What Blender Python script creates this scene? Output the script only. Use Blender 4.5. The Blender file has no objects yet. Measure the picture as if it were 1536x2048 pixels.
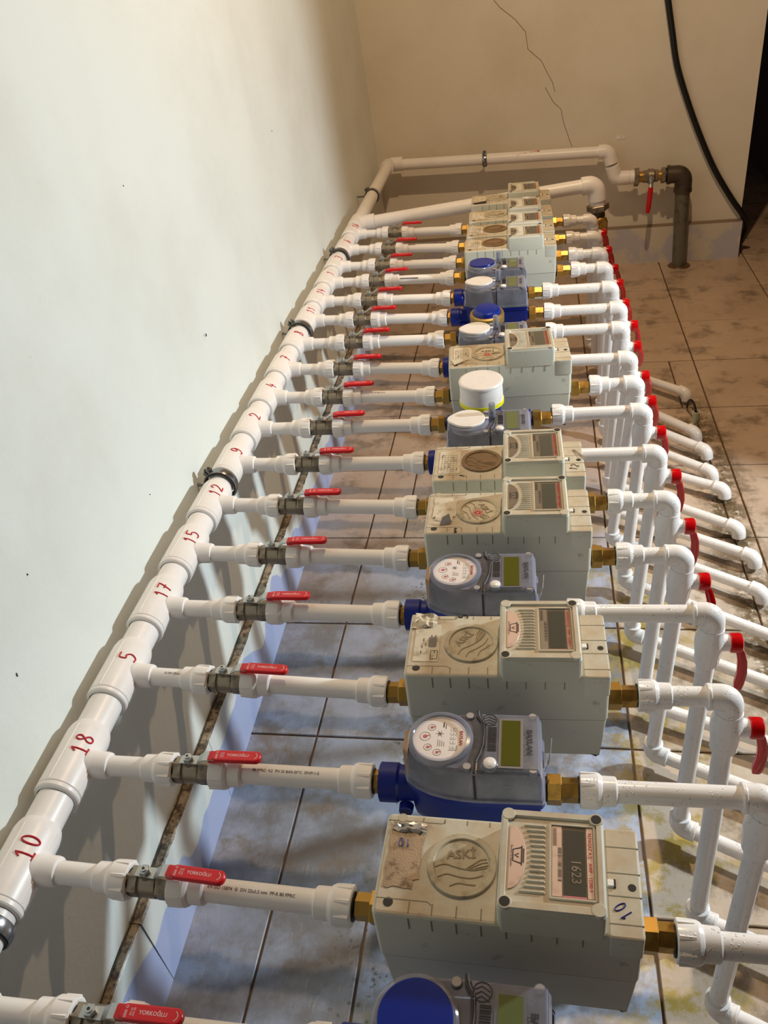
import bpy, math, random
from mathutils import Vector, Matrix
from math import sin, cos, pi, radians, atan2, sqrt, hypot

S = bpy.context.scene
COL = S.collection
rnd = random.Random(7)

# ------------------------------------------------------------------ camera, light, exposure
cam_d = bpy.data.cameras.new('camera')
cam = bpy.data.objects.new('camera', cam_d)
COL.objects.link(cam)
right = Vector((0.98377897, 0.14181693, -0.10984943))
down = Vector((-0.00706828, -0.58124613, -0.81369710))
fwd = Vector((-0.17924558, 0.80127454, -0.57081532))
cam.matrix_world = Matrix(((right.x, -down.x, -fwd.x, 0.0), (right.y, -down.y, -fwd.y, 0.0),
                           (right.z, -down.z, -fwd.z, 1.31), (0, 0, 0, 1)))
cam_d.sensor_fit = 'VERTICAL'
cam_d.sensor_height = 32.0
cam_d.sensor_width = 24.0
cam_d.lens = 1673.86 / 2048 * 32.0
cam_d.clip_start = 0.02
S.camera = cam

S.view_settings.view_transform = 'Standard'
S.view_settings.look = 'None'
S.view_settings.gamma = 1.0
S.view_settings.use_curve_mapping = False
S.view_settings.exposure = 0.35

W = bpy.data.worlds.new('world')
S.world = W
W.use_nodes = True
W.node_tree.nodes['Background'].inputs[0].default_value = (0.75, 0.8, 0.9, 1)
W.node_tree.nodes['Background'].inputs[1].default_value = 0.02


def area_light(name, loc, target, size, power, color, spread=180):
    d = bpy.data.lights.new(name, 'AREA')
    d.shape = 'DISK'
    d.size = size
    d.energy = power
    d.color = color
    d.spread = radians(spread)
    o = bpy.data.objects.new(name, d)
    COL.objects.link(o)
    o.location = loc
    o.rotation_euler = (Vector(target) - Vector(loc)).to_track_quat('-Z', 'Y').to_euler()
    return o


COOL = area_light('work_lamp', (1.45, 1.45, 1.10), (-0.5, 1.0, 0.35), 0.07, 27, (0.83, 0.94, 1.0))
WARM = area_light('ceiling_lamp', (0.20, 2.10, 2.60), (0.1, 2.1, 0.0), 0.05, 21, (1.0, 0.71, 0.42))

# ------------------------------------------------------------------ helpers: materials


def lin(c):
    return tuple(((x / 255) / 12.92 if x / 255 <= .04045 else ((x / 255 + .055) / 1.055) ** 2.4) for x in c)


class NT:
    def __init__(self, name):
        self.m = bpy.data.materials.new(name)
        self.m.use_nodes = True
        self.t = self.m.node_tree
        self.b = self.t.nodes['Principled BSDF']
        self.tc = self.t.nodes.new('ShaderNodeTexCoord')
        self.geo = self.t.nodes.new('ShaderNodeNewGeometry')
        self.pos = self.geo.outputs['Position']
        self.obj = self.tc.outputs['Object']

    def n(self, typ, **kw):
        nd = self.t.nodes.new(typ)
        for k, v in kw.items():
            setattr(nd, k, v)
        return nd

    def link(self, a, b):
        self.t.links.new(a, b)

    def setin(self, sock, v):
        if hasattr(v, 'links') or isinstance(v, bpy.types.NodeSocket):
            self.link(v, sock)
        else:
            if isinstance(v, tuple) and len(v) == 3 and sock.type == 'RGBA':
                v = (*v, 1)
            sock.default_value = v

    def noise(self, scale, detail=3, rough=.5, vec=None, stretch=None):
        nd = self.n('ShaderNodeTexNoise')
        nd.inputs['Scale'].default_value = scale
        nd.inputs['Detail'].default_value = detail
        nd.inputs['Roughness'].default_value = rough
        v = vec or self.obj
        if stretch:
            mp = self.n('ShaderNodeMapping')
            mp.inputs['Scale'].default_value = stretch
            self.link(v, mp.inputs[0])
            v = mp.outputs[0]
        self.link(v, nd.inputs['Vector'])
        return nd.outputs['Fac']

    def voro(self, scale, vec=None, feature='F1'):
        nd = self.n('ShaderNodeTexVoronoi', feature=feature)
        nd.inputs['Scale'].default_value = scale
        self.link(vec or self.obj, nd.inputs['Vector'])
        return nd.outputs['Distance']

    def ramp(self, fac, stops):
        nd = self.n('ShaderNodeMapRange')
        nd.interpolation_type = 'SMOOTHSTEP'
        (a, va), (b, vb) = stops
        self.setin(nd.inputs[0], fac)
        nd.inputs[1].default_value = a
        nd.inputs[2].default_value = b
        nd.inputs[3].default_value = va
        nd.inputs[4].default_value = vb
        return nd.outputs[0]

    def math(self, op, a, b=0.0):
        nd = self.n('ShaderNodeMath', operation=op)
        self.setin(nd.inputs[0], a)
        self.setin(nd.inputs[1], b)
        return nd.outputs[0]

    def mix(self, fac, a, b, mode='MIX'):
        nd = self.n('ShaderNodeMix', data_type='RGBA', blend_type=mode)
        self.setin(nd.inputs[0], fac)
        self.setin(nd.inputs[6], a)
        self.setin(nd.inputs[7], b)
        return nd.outputs[2]

    def sep(self, v=None):
        nd = self.n('ShaderNodeSeparateXYZ')
        self.link(v or self.pos, nd.inputs[0])
        return nd.outputs

    def bump(self, h, strength=.2, dist=.001):
        nd = self.n('ShaderNodeBump')
        nd.inputs['Strength'].default_value = strength
        nd.inputs['Distance'].default_value = dist
        self.link(h, nd.inputs['Height'])
        self.link(nd.outputs[0], self.b.inputs['Normal'])

    def col(self, c):
        self.setin(self.b.inputs['Base Color'], c)

    def set(self, rough=None, metal=None, spec=None, trans=None, alpha=None, coat=None):
        for k, v in (('Roughness', rough), ('Metallic', metal), ('Specular IOR Level', spec),
                     ('Transmission Weight', trans), ('Alpha', alpha), ('Coat Weight', coat)):
            if v is not None:
                self.setin(self.b.inputs[k], v)
        return self.m


def simple(name, rgb, rough=.5, metal=0, spec=.5, dirt=None, dirt_amt=.3, dscale=30, bump=0):
    N = NT(name)
    c = lin(rgb)
    if dirt:
        f = N.ramp(N.noise(dscale, 5, .6), [(.48, 0), (.72, dirt_amt)])
        N.col(N.mix(f, c, lin(dirt)))
    else:
        f = N.ramp(N.noise(dscale, 3), [(.3, 0), (.7, .12)])
        N.col(N.mix(f, c, tuple(x * .75 for x in c)))
    if bump:
        N.bump(N.noise(dscale * 6, 2), bump, .0005)
    return N.set(rough=rough, metal=metal, spec=spec)


def m_ppr(name, wet):
    N = NT(name)
    f = N.ramp(N.noise(9, 5, .6), [(.45, 0), (.75, .35)])
    base = lin((243, 238, 234))
    c = N.mix(f, base, lin((224, 213, 203)))
    sp = N.ramp(N.noise(170, 2), [(.74, 0), (.80, .5)])
    c = N.mix(sp, c, lin((170, 150, 130)))
    N.col(c)
    if wet:
        v = N.n('ShaderNodeTexVoronoi', feature='F1')
        v.inputs['Scale'].default_value = 270
        N.link(N.obj, v.inputs['Vector'])
        drop = N.ramp(v.outputs['Distance'], [(.12, 1), (.30, 0)])
        gate = N.ramp(N.noise(60, 2), [(.50, 0), (.58, 1)])
        h = N.math('MULTIPLY', drop, gate)
        N.bump(h, .9, .0010)
        N.set(rough=.22)
    else:
        N.bump(N.noise(120, 2), .12, .0006)
        N.set(rough=.36)
    return N.m


def m_box():
    N = NT('meter_box_plastic')
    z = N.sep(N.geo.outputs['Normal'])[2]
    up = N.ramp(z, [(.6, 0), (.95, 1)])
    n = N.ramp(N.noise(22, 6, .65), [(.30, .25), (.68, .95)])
    dust = N.math('MULTIPLY', up, n)  # dust on upward faces, its tan also carrying the warm light from above
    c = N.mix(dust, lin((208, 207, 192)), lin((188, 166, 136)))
    g = N.ramp(N.noise(45, 5, .7), [(.60, 0), (.74, .45)])
    c = N.mix(g, c, lin((120, 100, 80)))
    N.col(c)
    N.bump(N.noise(400, 2), .15, .0004)
    return N.set(rough=.5)


def m_clear():
    N = NT('clear_smoky_cover')
    t = N.n('ShaderNodeBsdfTransparent')
    t.inputs[0].default_value = (.80, .82, .88, 1)
    mx = N.n('ShaderNodeMixShader')
    fr = N.n('ShaderNodeFresnel')
    fr.inputs[0].default_value = 1.45
    f = N.math('ADD', fr.outputs[0], N.ramp(N.noise(30, 4), [(.3, .30), (.8, .50)]))
    N.link(f, mx.inputs[0])
    N.link(t.outputs[0], mx.inputs[1])
    N.link(N.b.outputs[0], mx.inputs[2])
    N.col(lin((176, 176, 190)))
    N.set(rough=.12)
    out = N.t.nodes['Material Output']
    N.link(mx.outputs[0], out.inputs[0])
    return N.m


M = {}
M['ppr'] = m_ppr('white_polypropylene', False)
M['wet'] = m_ppr('white_polypropylene_with_droplets', True)
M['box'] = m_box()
M['clear'] = m_clear()
M['red'] = simple('red_grip', (205, 12, 26), .28)
M['redp'] = simple('red_plastic', (190, 8, 14), .18)
M['nickel'] = simple('dull_nickel', (150, 138, 120), .42, .75, dirt=(86, 74, 58), dirt_amt=.7, dscale=60)
M['zinc'] = simple('zinc_plate', (190, 192, 190), .35, .85)
M['steel'] = simple('clamp_steel', (150, 150, 152), .25, .95)
M['brass'] = simple('brass', (190, 150, 76), .38, .9, dirt=(110, 82, 40), dirt_amt=.6, dscale=50)
M['oldbrass'] = simple('dull_brass', (168, 140, 80), .45, .7, dirt=(110, 90, 50), dirt_amt=.5, dscale=40)
M['rubber'] = simple('black_rubber', (18, 18, 18), .55)
M['blue'] = simple('blue_enamel', (6, 30, 122), .35, dirt=(10, 20, 70), dirt_amt=.5)
M['bluecap'] = simple('blue_cap', (10, 40, 138), .25)
M['groove'] = simple('groove_shadow_gap', (84, 76, 60), .7)
M['gapgrey'] = simple('dirty_gap', (132, 126, 104), .7)
M['hole'] = simple('dark_hole', (52, 46, 40), .8)
M['white'] = simple('white_plastic', (236, 230, 224), .3, dirt=(200, 190, 180), dirt_amt=.4)
M['dial'] = simple('dial_face', (238, 226, 222), .35)
M['pink'] = simple('dial_pink', (196, 110, 112), .5)
M['lcd'] = simple('lcd_olive', (92, 90, 34), .015)
M['lcdpale'] = simple('lcd_pale_green', (104, 112, 70), .015)
M['lcdgrey'] = simple('lcd_grey', (88, 84, 72), .015)
M['board'] = simple('grey_circuit_plate', (96, 98, 108), .4)
M['dark'] = simple('dark_print', (34, 34, 40), .6)
M['print'] = simple('grey_print', (120, 112, 108), .6)
M['inkred'] = simple('red_marker', (190, 30, 46), .5)
M['inkblue'] = simple('blue_marker', (44, 44, 120), .5)
M['letter'] = simple('white_lettering', (226, 186, 186), .5)
M['paper'] = simple('dirty_paper', (212, 200, 176), .7, dirt=(150, 130, 100), dirt_amt=.8, dscale=80)
M['foil'] = simple('torn_foil', (190, 182, 172), .3, .55, dirt=(120, 100, 78), dirt_amt=.7, dscale=90, bump=.5)
M['residue'] = simple('sticker_residue', (166, 142, 116), .45, .15, dirt=(104, 82, 60), dirt_amt=.9, dscale=110, bump=.6)
M['pinklabel'] = simple('pink_label', (214, 178, 158), .4, dirt=(170, 130, 110), dirt_amt=.5, dscale=80)
M['fadedlabel'] = simple('faded_label', (120, 106, 88), .4, dirt=(110, 92, 74), dirt_amt=.6, dscale=80)
M['browned'] = simple('browned_label', (150, 104, 84), .4)
M['screwgrey'] = simple('screw_cap_grey', (158, 152, 148), .4)
M['lcddark'] = simple('lcd_digit', (34, 34, 36), .3)
M['window'] = simple('display_pane', (128, 112, 92), .012, dirt=(110, 96, 80), dirt_amt=.5, dscale=20)
M['yellow'] = simple('yellow_band', (232, 224, 20), .4)
M['galv'] = simple('galvanised_steel', (122, 120, 108), .45, .55, dirt=(84, 78, 64), dirt_amt=.7, dscale=25)
M['iron'] = simple('dark_malleable_iron', (84, 74, 62), .5, .5, dirt=(50, 42, 34), dirt_amt=.6, dscale=40)
M['cable'] = simple('black_cable', (14, 15, 18), .4)
M['conduit'] = simple('pale_green_conduit', (206, 212, 180), .5, dirt=(120, 110, 70), dirt_amt=.4)
M['card'] = simple('brown_flap', (166, 134, 98), .6)
M['dusty'] = simple('dusty_brown_cover', (134, 108, 78), .75, dirt=(96, 74, 52), dirt_amt=.7, dscale=50)
M['ring'] = simple('raised_ring_plastic', (188, 176, 150), .5, dirt=(130, 112, 84), dirt_amt=.6, dscale=70)
M['ridge'] = simple('embossed_ridge', (150, 134, 106), .6)
M['crack'] = simple('crack_line', (96, 78, 56), .9)


def m_wall(name, base, specks, blotch):
    N = NT(name)
    f = N.ramp(N.noise(3.0, 6, .6, N.pos), [(.40, 0), (.72, .5)])
    c = N.mix(f, lin(base), lin(blotch))
    s = N.ramp(N.noise(150, 2, .5, N.pos), [(.755, 0), (.80, 1)])
    g = N.ramp(N.noise(7, 3, .5, N.pos), [(.50, 0), (.62, .7)])
    c = N.mix(N.math('MULTIPLY', s, g), c, lin(specks))
    sc = N.ramp(N.noise(30, 4, .7, N.pos, stretch=(1, 1.6, .5)), [(.72, 0), (.78, .25)])
    c = N.mix(sc, c, lin(specks))
    N.col(c)
    h = N.math('ADD', N.noise(5, 4, .5, N.pos), N.math('MULTIPLY', N.noise(90, 3, .5, N.pos), .15))
    N.bump(h, .55, .006)
    return N.set(rough=.62, spec=.35)


M['wall_left'] = m_wall('painted_plaster_left', (230, 234, 228), (120, 116, 106), (214, 214, 204))
M['wall_back'] = m_wall('painted_plaster_back', (226, 218, 202), (128, 112, 88), (206, 194, 170))
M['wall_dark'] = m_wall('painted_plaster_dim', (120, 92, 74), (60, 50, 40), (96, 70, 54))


def m_base_left():
    N = NT('painted_skirting_left')
    x, y, z = N.sep()
    zz = N.math('ADD', z, N.math('MULTIPLY', N.math('SUBTRACT', N.noise(5, 2, .4, N.pos), .5), .26))
    f = N.ramp(zz, [(.110, 0), (.114, 1)])
    c = N.mix(f, lin((176, 188, 226)), lin((226, 230, 226)))
    st = N.ramp(N.noise(26, 5, .7, N.pos), [(.62, 0), (.70, .5)])
    c = N.mix(st, c, lin((214, 218, 226)))
    sp = N.ramp(N.noise(60, 3, .6, N.pos), [(.72, 0), (.76, .8)])
    c = N.mix(sp, c, lin((110, 100, 80)))
    # broken, dirty top edge
    e = N.ramp(N.math('ADD', z, N.math('MULTIPLY', N.noise(40, 3, .6, N.pos), .006)), [(.1592, 0), (.1606, 1)])
    d = N.mix(N.ramp(N.noise(60, 6, .75, N.pos), [(.38, 0), (.62, 1)]), lin((64, 48, 34)), lin((158, 142, 118)))
    c = N.mix(e, c, d)
    # joints between the skirting tiles
    t = N.math('PINGPONG', N.math('SUBTRACT', y, .58), .1675)
    j = N.ramp(t, [(.0006, 1), (.0012, 0)])
    c = N.mix(N.math('MULTIPLY', j, .7), c, lin((90, 84, 74)))
    N.col(c)
    N.bump(N.noise(30, 3, .5, N.pos), .3, .002)
    return N.set(rough=.35)


def m_base_back():
    N = NT('painted_skirting_back')
    x, y, z = N.sep()
    c = N.mix(N.ramp(N.noise(9, 4, .6, N.pos), [(.45, 0), (.56, 1)]), lin((186, 184, 194)), lin((206, 198, 184)))
    c = N.mix(N.ramp(z, [(.150, 0), (.156, 1)]), c, lin((120, 96, 70)))
    N.col(c)
    return N.set(rough=.4)


M['base_left'] = m_base_left()
M['base_back'] = m_base_back()


def m_tile():
    N = NT('floor_tile_glaze')
    x, y, z = N.sep()
    P = N.pos
    at = N.n('ShaderNodeVertexColor', layer_name='tile')
    base_r = N.mix(N.noise(5, 5, .6, P), lin((216, 206, 190)), lin((170, 146, 126)))
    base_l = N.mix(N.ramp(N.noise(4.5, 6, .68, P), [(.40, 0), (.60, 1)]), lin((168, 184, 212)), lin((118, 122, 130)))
    left_shade = N.ramp(x, [(-.36, 1), (-.16, 0)])
    base_l = N.mix(N.math('MULTIPLY', left_shade, .40), base_l, lin((116, 114, 114)))  # shade left of the meters painted into the tiles as grey
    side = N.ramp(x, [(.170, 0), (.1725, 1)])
    base_warm_lit = N.mix(N.noise(4, 6, .65, P), lin((206, 180, 154)), lin((178, 148, 122)))
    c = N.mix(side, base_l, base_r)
    far = N.ramp(N.math('ADD', N.math('ADD', y, 0.0), N.math('MULTIPLY', N.noise(2.2, 3, .5, P), .9)), [(1.75, 0), (2.5, .8)])
    c = N.mix(far, c, base_warm_lit)  # far tiles browned: the warm-only light there is put into the colour
    c = N.mix(N.math('MULTIPLY', at.outputs[0], .22), c, lin((150, 128, 108)))
    # brushed scratches
    scr = N.ramp(N.noise(55, 2, .5, P, stretch=(9, .5, 1)), [(.60, 0), (.75, .22)])
    c = N.mix(scr, c, lin((225, 225, 222)))
    # yellow deposits near the grouts right of the meters
    ax = N.math('ABSOLUTE', N.math('SUBTRACT', x, .22))
    m1 = N.ramp(ax, [(.02, 1), (.20, 0)])
    ye = N.ramp(N.noise(15, 9, .72, P), [(.46, 0), (.60, .9)])
    nf = N.ramp(y, [(1.45, 1), (2.0, 0)])
    c = N.mix(N.math('MULTIPLY', N.math('MULTIPLY', m1, ye), nf), c, lin((160, 138, 50)))
    # brown stain along the line where the pipes enter the floor
    bx = N.math('ABSOLUTE', N.math('SUBTRACT', x, .475))
    m2 = N.ramp(bx, [(.015, 1), (.10, 0)])
    br = N.ramp(N.noise(16, 6, .7, P), [(.36, 0), (.56, .95)])
    nf2 = N.ramp(y, [(2.25, 1), (2.6, 0)])
    c = N.mix(N.math('MULTIPLY', N.math('MULTIPLY', m2, br), nf2), c, lin((92, 74, 46)))
    wh = N.ramp(N.noise(55, 4, .7, P), [(.56, 0), (.66, .8)])
    c = N.mix(N.math('MULTIPLY', N.math('MULTIPLY', m2, wh), nf2), c, lin((214, 204, 184)))
    # mould specks left of and under the meters
    lx = N.math('ABSOLUTE', N.math('SUBTRACT', x, -.18))
    m3 = N.ramp(lx, [(.04, 1), (.20, 0)])
    gate = N.ramp(N.noise(5.5, 3, .5, P), [(.42, 0), (.56, 1)])
    v = N.n('ShaderNodeTexVoronoi', feature='F1')
    v.inputs['Scale'].default_value = 85
    v.inputs['Randomness'].default_value = 1
    N.link(P, v.inputs['Vector'])
    sp = N.ramp(v.outputs['Distance'], [(.22, 1), (.40, 0)])
    sg = N.ramp(N.noise(48, 2, .5, P), [(.46, 0), (.52, 1)])
    k = N.math('MULTIPLY', N.math('MULTIPLY', m3, gate), N.math('MULTIPLY', sp, sg))
    c = N.mix(N.math('MULTIPLY', k, .85), c, lin((58, 56, 42)))
    gr = N.ramp(N.noise(13, 6, .7, P), [(.50, 0), (.68, .7)])
    c = N.mix(N.math('MULTIPLY', N.math('MULTIPLY', m3, gate), gr), c, lin((112, 110, 78)))
    rust = N.ramp(N.noise(8, 6, .7, P), [(.50, 0), (.66, .75)])
    c = N.mix(rust, c, lin((118, 102, 84)))
    # dirt scuffs on the far tiles
    sc = N.ramp(N.noise(12, 5, .7, P, stretch=(.6, 1.8, 1)), [(.60, 0), (.72, .6)])
    c = N.mix(N.math('MULTIPLY', sc, far), c, lin((84, 62, 44)))
    N.col(c)
    N.link(N.ramp(N.noise(10, 4, .6, P), [(.35, .16), (.7, .42)]), N.b.inputs['Roughness'])
    N.bump(N.noise(40, 3, .5, P), .15, .001)
    return N.m


M['tile'] = m_tile()
M['grout'] = simple('brown_grout', (96, 68, 38), .45, dirt=(60, 44, 26), dirt_amt=.7, dscale=12)

# ------------------------------------------------------------------ helpers: geometry


def frame(d, up=None):
    d = Vector(d).normalized()
    u = Vector(up) if up else (Vector((0, 0, 1)) if abs(d.z) < .9 else Vector((1, 0, 0)))
    a = (u - d * u.dot(d)).normalized()
    return d, a, d.cross(a)


class MB:
    def __init__(self):
        self.v, self.f, self.mi, self.mats = [], [], [], []

    def mat(self, key):
        if key not in self.mats:
            self.mats.append(key)
        return self.mats.index(key)

    def ring_faces(self, r0, r1, k):
        n = len(r0)
        for i in range(n):
            self.f.append((r0[i], r0[(i + 1) % n], r1[(i + 1) % n], r1[i]))
            self.mi.append(k)

    def addv(self, p):
        self.v.append(tuple(p))
        return len(self.v) - 1

    def lathe(self, o, d, prof, seg=24, mat='ppr', up=None, rot=0, cap=True):
        """prof: list of (t, r) along direction d from point o"""
        k = self.mat(mat)
        d, a, b = frame(d, up)
        o = Vector(o)
        rings = []
        for t, r in prof:
            rings.append([self.addv(o + d * t + a * (r * cos(2 * pi * i / seg + rot)) + b * (r * sin(2 * pi * i / seg + rot)))
                          for i in range(seg)])
        for r0, r1 in zip(rings, rings[1:]):
            self.ring_faces(r0, r1, k)
        if cap:
            self.f.append(tuple(reversed(rings[0]))); self.mi.append(k)
            self.f.append(tuple(rings[-1])); self.mi.append(k)
        return self

    def tube(self, pts, r, seg=20, mat='ppr', cap=True):
        k = self.mat(mat)
        pts = [Vector(p) for p in pts]
        n = len(pts)
        rr = r if isinstance(r, (list, tuple)) else [r] * n
        tang = []
        for i in range(n):
            a = pts[max(0, i - 1)]; b = pts[min(n - 1, i + 1)]
            tang.append((b - a).normalized())
        d, a, b = frame(tang[0])
        rings = []
        for i in range(n):
            t = tang[i]
            a = (a - t * a.dot(t)).normalized()
            b = t.cross(a)
            rings.append([self.addv(pts[i] + a * (rr[i] * cos(2 * pi * j / seg)) + b * (rr[i] * sin(2 * pi * j / seg))) for j in range(seg)])
        for r0, r1 in zip(rings, rings[1:]):
            self.ring_faces(r0, r1, k)
        if cap:
            self.f.append(tuple(reversed(rings[0]))); self.mi.append(k)
            self.f.append(tuple(rings[-1])); self.mi.append(k)
        return self

    def prism(self, outline, z0, z1, bev=.0, mat='box', seg=2, bot_bev=False):
        k = self.mat(mat)
        levels = [(z0, 0.0)]
        if bev > 0:
            for s in range(seg + 1):
                t = s / seg * pi / 2
                levels.append((z1 - bev + bev * sin(t), bev * (1 - cos(t))))
        else:
            levels.append((z1, 0.0))
        rings = []
        for z, ins in levels:
            pts = inset(outline, ins) if ins > 0 else outline
            rings.append([self.addv((x, y, z)) for x, y in pts])
        for r0, r1 in zip(rings, rings[1:]):
            self.ring_faces(r0, r1, k)
        self.f.append(tuple(reversed(rings[0]))); self.mi.append(k)
        self.f.append(tuple(rings[-1])); self.mi.append(k)
        return self

    def box(self, x0, x1, y0, y1, z0, z1, mat='box'):
        return self.prism([(x0, y0), (x1, y0), (x1, y1), (x0, y1)], z0, z1, 0, mat)

    def strip(self, pts2, width, z, h, mat='ridge'):
        """flat ribbon following 2D polyline, slightly raised"""
        left, rightp = [], []
        n = len(pts2)
        for i in range(n):
            a = Vector(pts2[max(0, i - 1)]); b = Vector(pts2[min(n - 1, i + 1)])
            t = (b - a).normalized()
            nn = Vector((-t.y, t.x)) * width / 2
            p = Vector(pts2[i])
            left.append(tuple(p + nn)); rightp.append(tuple(p - nn))
        self.poly_quads(left, rightp, z, h, mat)
        return self

    def poly_quads(self, L, Rr, z, h, mat):
        k = self.mat(mat)
        for i in range(len(L) - 1):
            q = [L[i], Rr[i], Rr[i + 1], L[i + 1]]
            lo = [self.addv((*p, z)) for p in q]
            hi = [self.addv((*p, z + h)) for p in q]
            self.f.append(tuple(hi)); self.mi.append(k)
            for j in range(4):
                self.f.append((lo[j], lo[(j + 1) % 4], hi[(j + 1) % 4], hi[j])); self.mi.append(k)

    def quad(self, ps, mat):
        k = self.mat(mat)
        self.f.append(tuple(self.addv(p) for p in ps)); self.mi.append(k)
        return self

    def mesh(self, name, sharp=21):
        me = bpy.data.meshes.new(name)
        me.from_pydata(self.v, [], self.f)
        for m in self.mats:
            me.materials.append(M[m])
        me.polygons.foreach_set('material_index', self.mi)
        me.update()
        import bmesh
        bm = bmesh.new(); bm.from_mesh(me)
        bmesh.ops.recalc_face_normals(bm, faces=bm.faces)
        bm.to_mesh(me); bm.free()
        me.shade_smooth()
        me.set_sharp_from_angle(angle=radians(sharp))
        at = me.attributes.get('sharp_edge') or me.attributes.new('sharp_edge', 'BOOLEAN', 'EDGE')
        ekey = {k: i for i, k in enumerate(me.edge_keys)}
        for p in me.polygons:
            if len(p.vertices) > 6:
                for k in p.edge_keys:
                    at.data[ekey[k]].value = True
        return me

    def obj(self, name, parent=None, loc=None, sharp=21):
        return link(name, self.mesh(name, sharp), parent, loc)


def link(name, me, parent=None, loc=None):
    o = bpy.data.objects.new(name, me)
    COL.objects.link(o)
    if parent:
        o.parent = parent
    if loc:
        o.location = loc
    return o


def inset(poly, d):
    n = len(poly)
    out = []
    area = sum(poly[i][0] * poly[(i + 1) % n][1] - poly[(i + 1) % n][0] * poly[i][1] for i in range(n))
    sgn = 1 if area > 0 else -1
    for i in range(n):
        p0, p1, p2 = Vector(poly[i - 1]), Vector(poly[i]), Vector(poly[(i + 1) % n])
        e0 = (p1 - p0).normalized(); e1 = (p2 - p1).normalized()
        n0 = Vector((-e0.y, e0.x)) * sgn; n1 = Vector((-e1.y, e1.x)) * sgn
        b = (n0 + n1)
        if b.length < 1e-6:
            b = n0
        b.normalize()
        c = max(.4, b.dot(n0))
        q = p1 + b * d / c
        out.append((q.x, q.y))
    return out


def rrect(x0, x1, y0, y1, r, n=4):
    pts = []
    for cx, cy, a0 in ((x1 - r, y0 + r, -pi / 2), (x1 - r, y1 - r, 0), (x0 + r, y1 - r, pi / 2), (x0 + r, y0 + r, pi)):
        for i in range(n + 1):
            a = a0 + i / n * pi / 2
            pts.append((cx + r * cos(a), cy + r * sin(a)))
    return pts


def circle(cx, cy, r, n=40):
    return [(cx + r * cos(2 * pi * i / n), cy + r * sin(2 * pi * i / n)) for i in range(n)]


def tag(o, label=None, cat=None, group=None, kind=None):
    if label: o['label'] = label
    if cat: o['category'] = cat
    if group: o['group'] = group
    if kind: o['kind'] = kind
    return o


def empty(name, loc, label, cat, group=None, rz=0):
    o = bpy.data.objects.new(name, None)
    o.empty_display_size = .02
    COL.objects.link(o)
    o.location = loc
    o.rotation_euler = (0, 0, rz)
    return tag(o, label, cat, group)


_text_cache = {}


def text_mesh_raw(s, size, bold=0.0):
    key = (s, size, bold)
    if key not in _text_cache:
        cu = bpy.data.curves.new('t', 'FONT')
        cu.body = s
        cu.size = size
        cu.align_x = 'CENTER'
        cu.align_y = 'CENTER'
        cu.offset = bold
        cu.resolution_u = 2
        ob = bpy.data.objects.new('t', cu)
        COL.objects.link(ob)
        dg = bpy.context.evaluated_depsgraph_get()
        dg.update()
        me = bpy.data.meshes.new_from_object(ob.evaluated_get(dg))
        vs = [tuple(v.co) for v in me.vertices]
        fs = [tuple(p.vertices) for p in me.polygons]
        bpy.data.objects.remove(ob)
        bpy.data.curves.remove(cu)
        bpy.data.meshes.remove(me)
        _text_cache[key] = (vs, fs)
    return _text_cache[key]


def text(name, s, size, mapf, mat, parent, bold=0.0):
    vs, fs = text_mesh_raw(s, size, bold)
    me = bpy.data.meshes.new(name)
    me.from_pydata([tuple(mapf(v[0], v[1])) for v in vs], [], fs)
    me.materials.append(M[mat])
    me.update()
    return link(name, me, parent)


def flat(cx, cy, z, ang=0, sx=1):
    ca, sa = cos(ang), sin(ang)
    return lambda u, v: (cx + (u * sx) * ca - v * sa, cy + (u * sx) * sa + v * ca, z)


def cyl_x(cx, cy, cz, r, th0=0.0, flip=1):
    """text running along +x around a pipe along x; th0 measured from +z towards -y"""
    def fn(u, v):
        th = th0 - flip * v / r
        return (cx + flip * u, cy - r * sin(th), cz + r * cos(th))
    return fn


DIG = {
    '0': [[(.5 + .32 * cos(a * pi / 9), .5 + .5 * sin(a * pi / 9)) for a in range(19)]],
    '1': [[(.22, .72), (.5, 1), (.5, 0)]],
    'I': [[(.15, .70), (.5, 1), (.5, 0)], [(.15, 0), (.85, 0)]],
    '2': [[(.15, .78), (.3, .97), (.55, 1), (.78, .85), (.75, .6), (.45, .3), (.12, .02), (.85, .06)]],
    '3': [[(.15, .95), (.6, 1), (.78, .8), (.6, .57), (.4, .52), (.68, .45), (.82, .22), (.55, 0), (.12, .06)]],
    '4': [[(.45, 1), (.12, .40), (.85, .40)], [(.66, .65), (.62, 0)]],
    '5': [[(.85, 1), (.25, .98), (.22, .58), (.6, .62), (.85, .35), (.6, .03), (.15, .05)]],
    '6': [[(.7, 1), (.35, .7), (.2, .3), (.4, .02), (.75, .1), (.78, .38), (.5, .5), (.25, .32)]],
    '7': [[(.12, .98), (.85, 1), (.5, .45), (.35, 0)], [(.25, .52), (.78, .52)]],
    '8': [[(.5, .52), (.25, .72), (.35, .96), (.62, .98), (.75, .75), (.5, .52), (.22, .28), (.3, .04), (.65, .02), (.8, .25), (.5, .52)]],
    '9': [[(.78, .78), (.5, .98), (.22, .8), (.3, .52), (.6, .5), (.78, .78), (.78, .3), (.5, 0), (.2, .1)]],
    'S': [[(.15, .95), (.7, 1), (.35, .55), (.8, .4), (.6, .02), (.15, .1)]],
}


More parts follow.
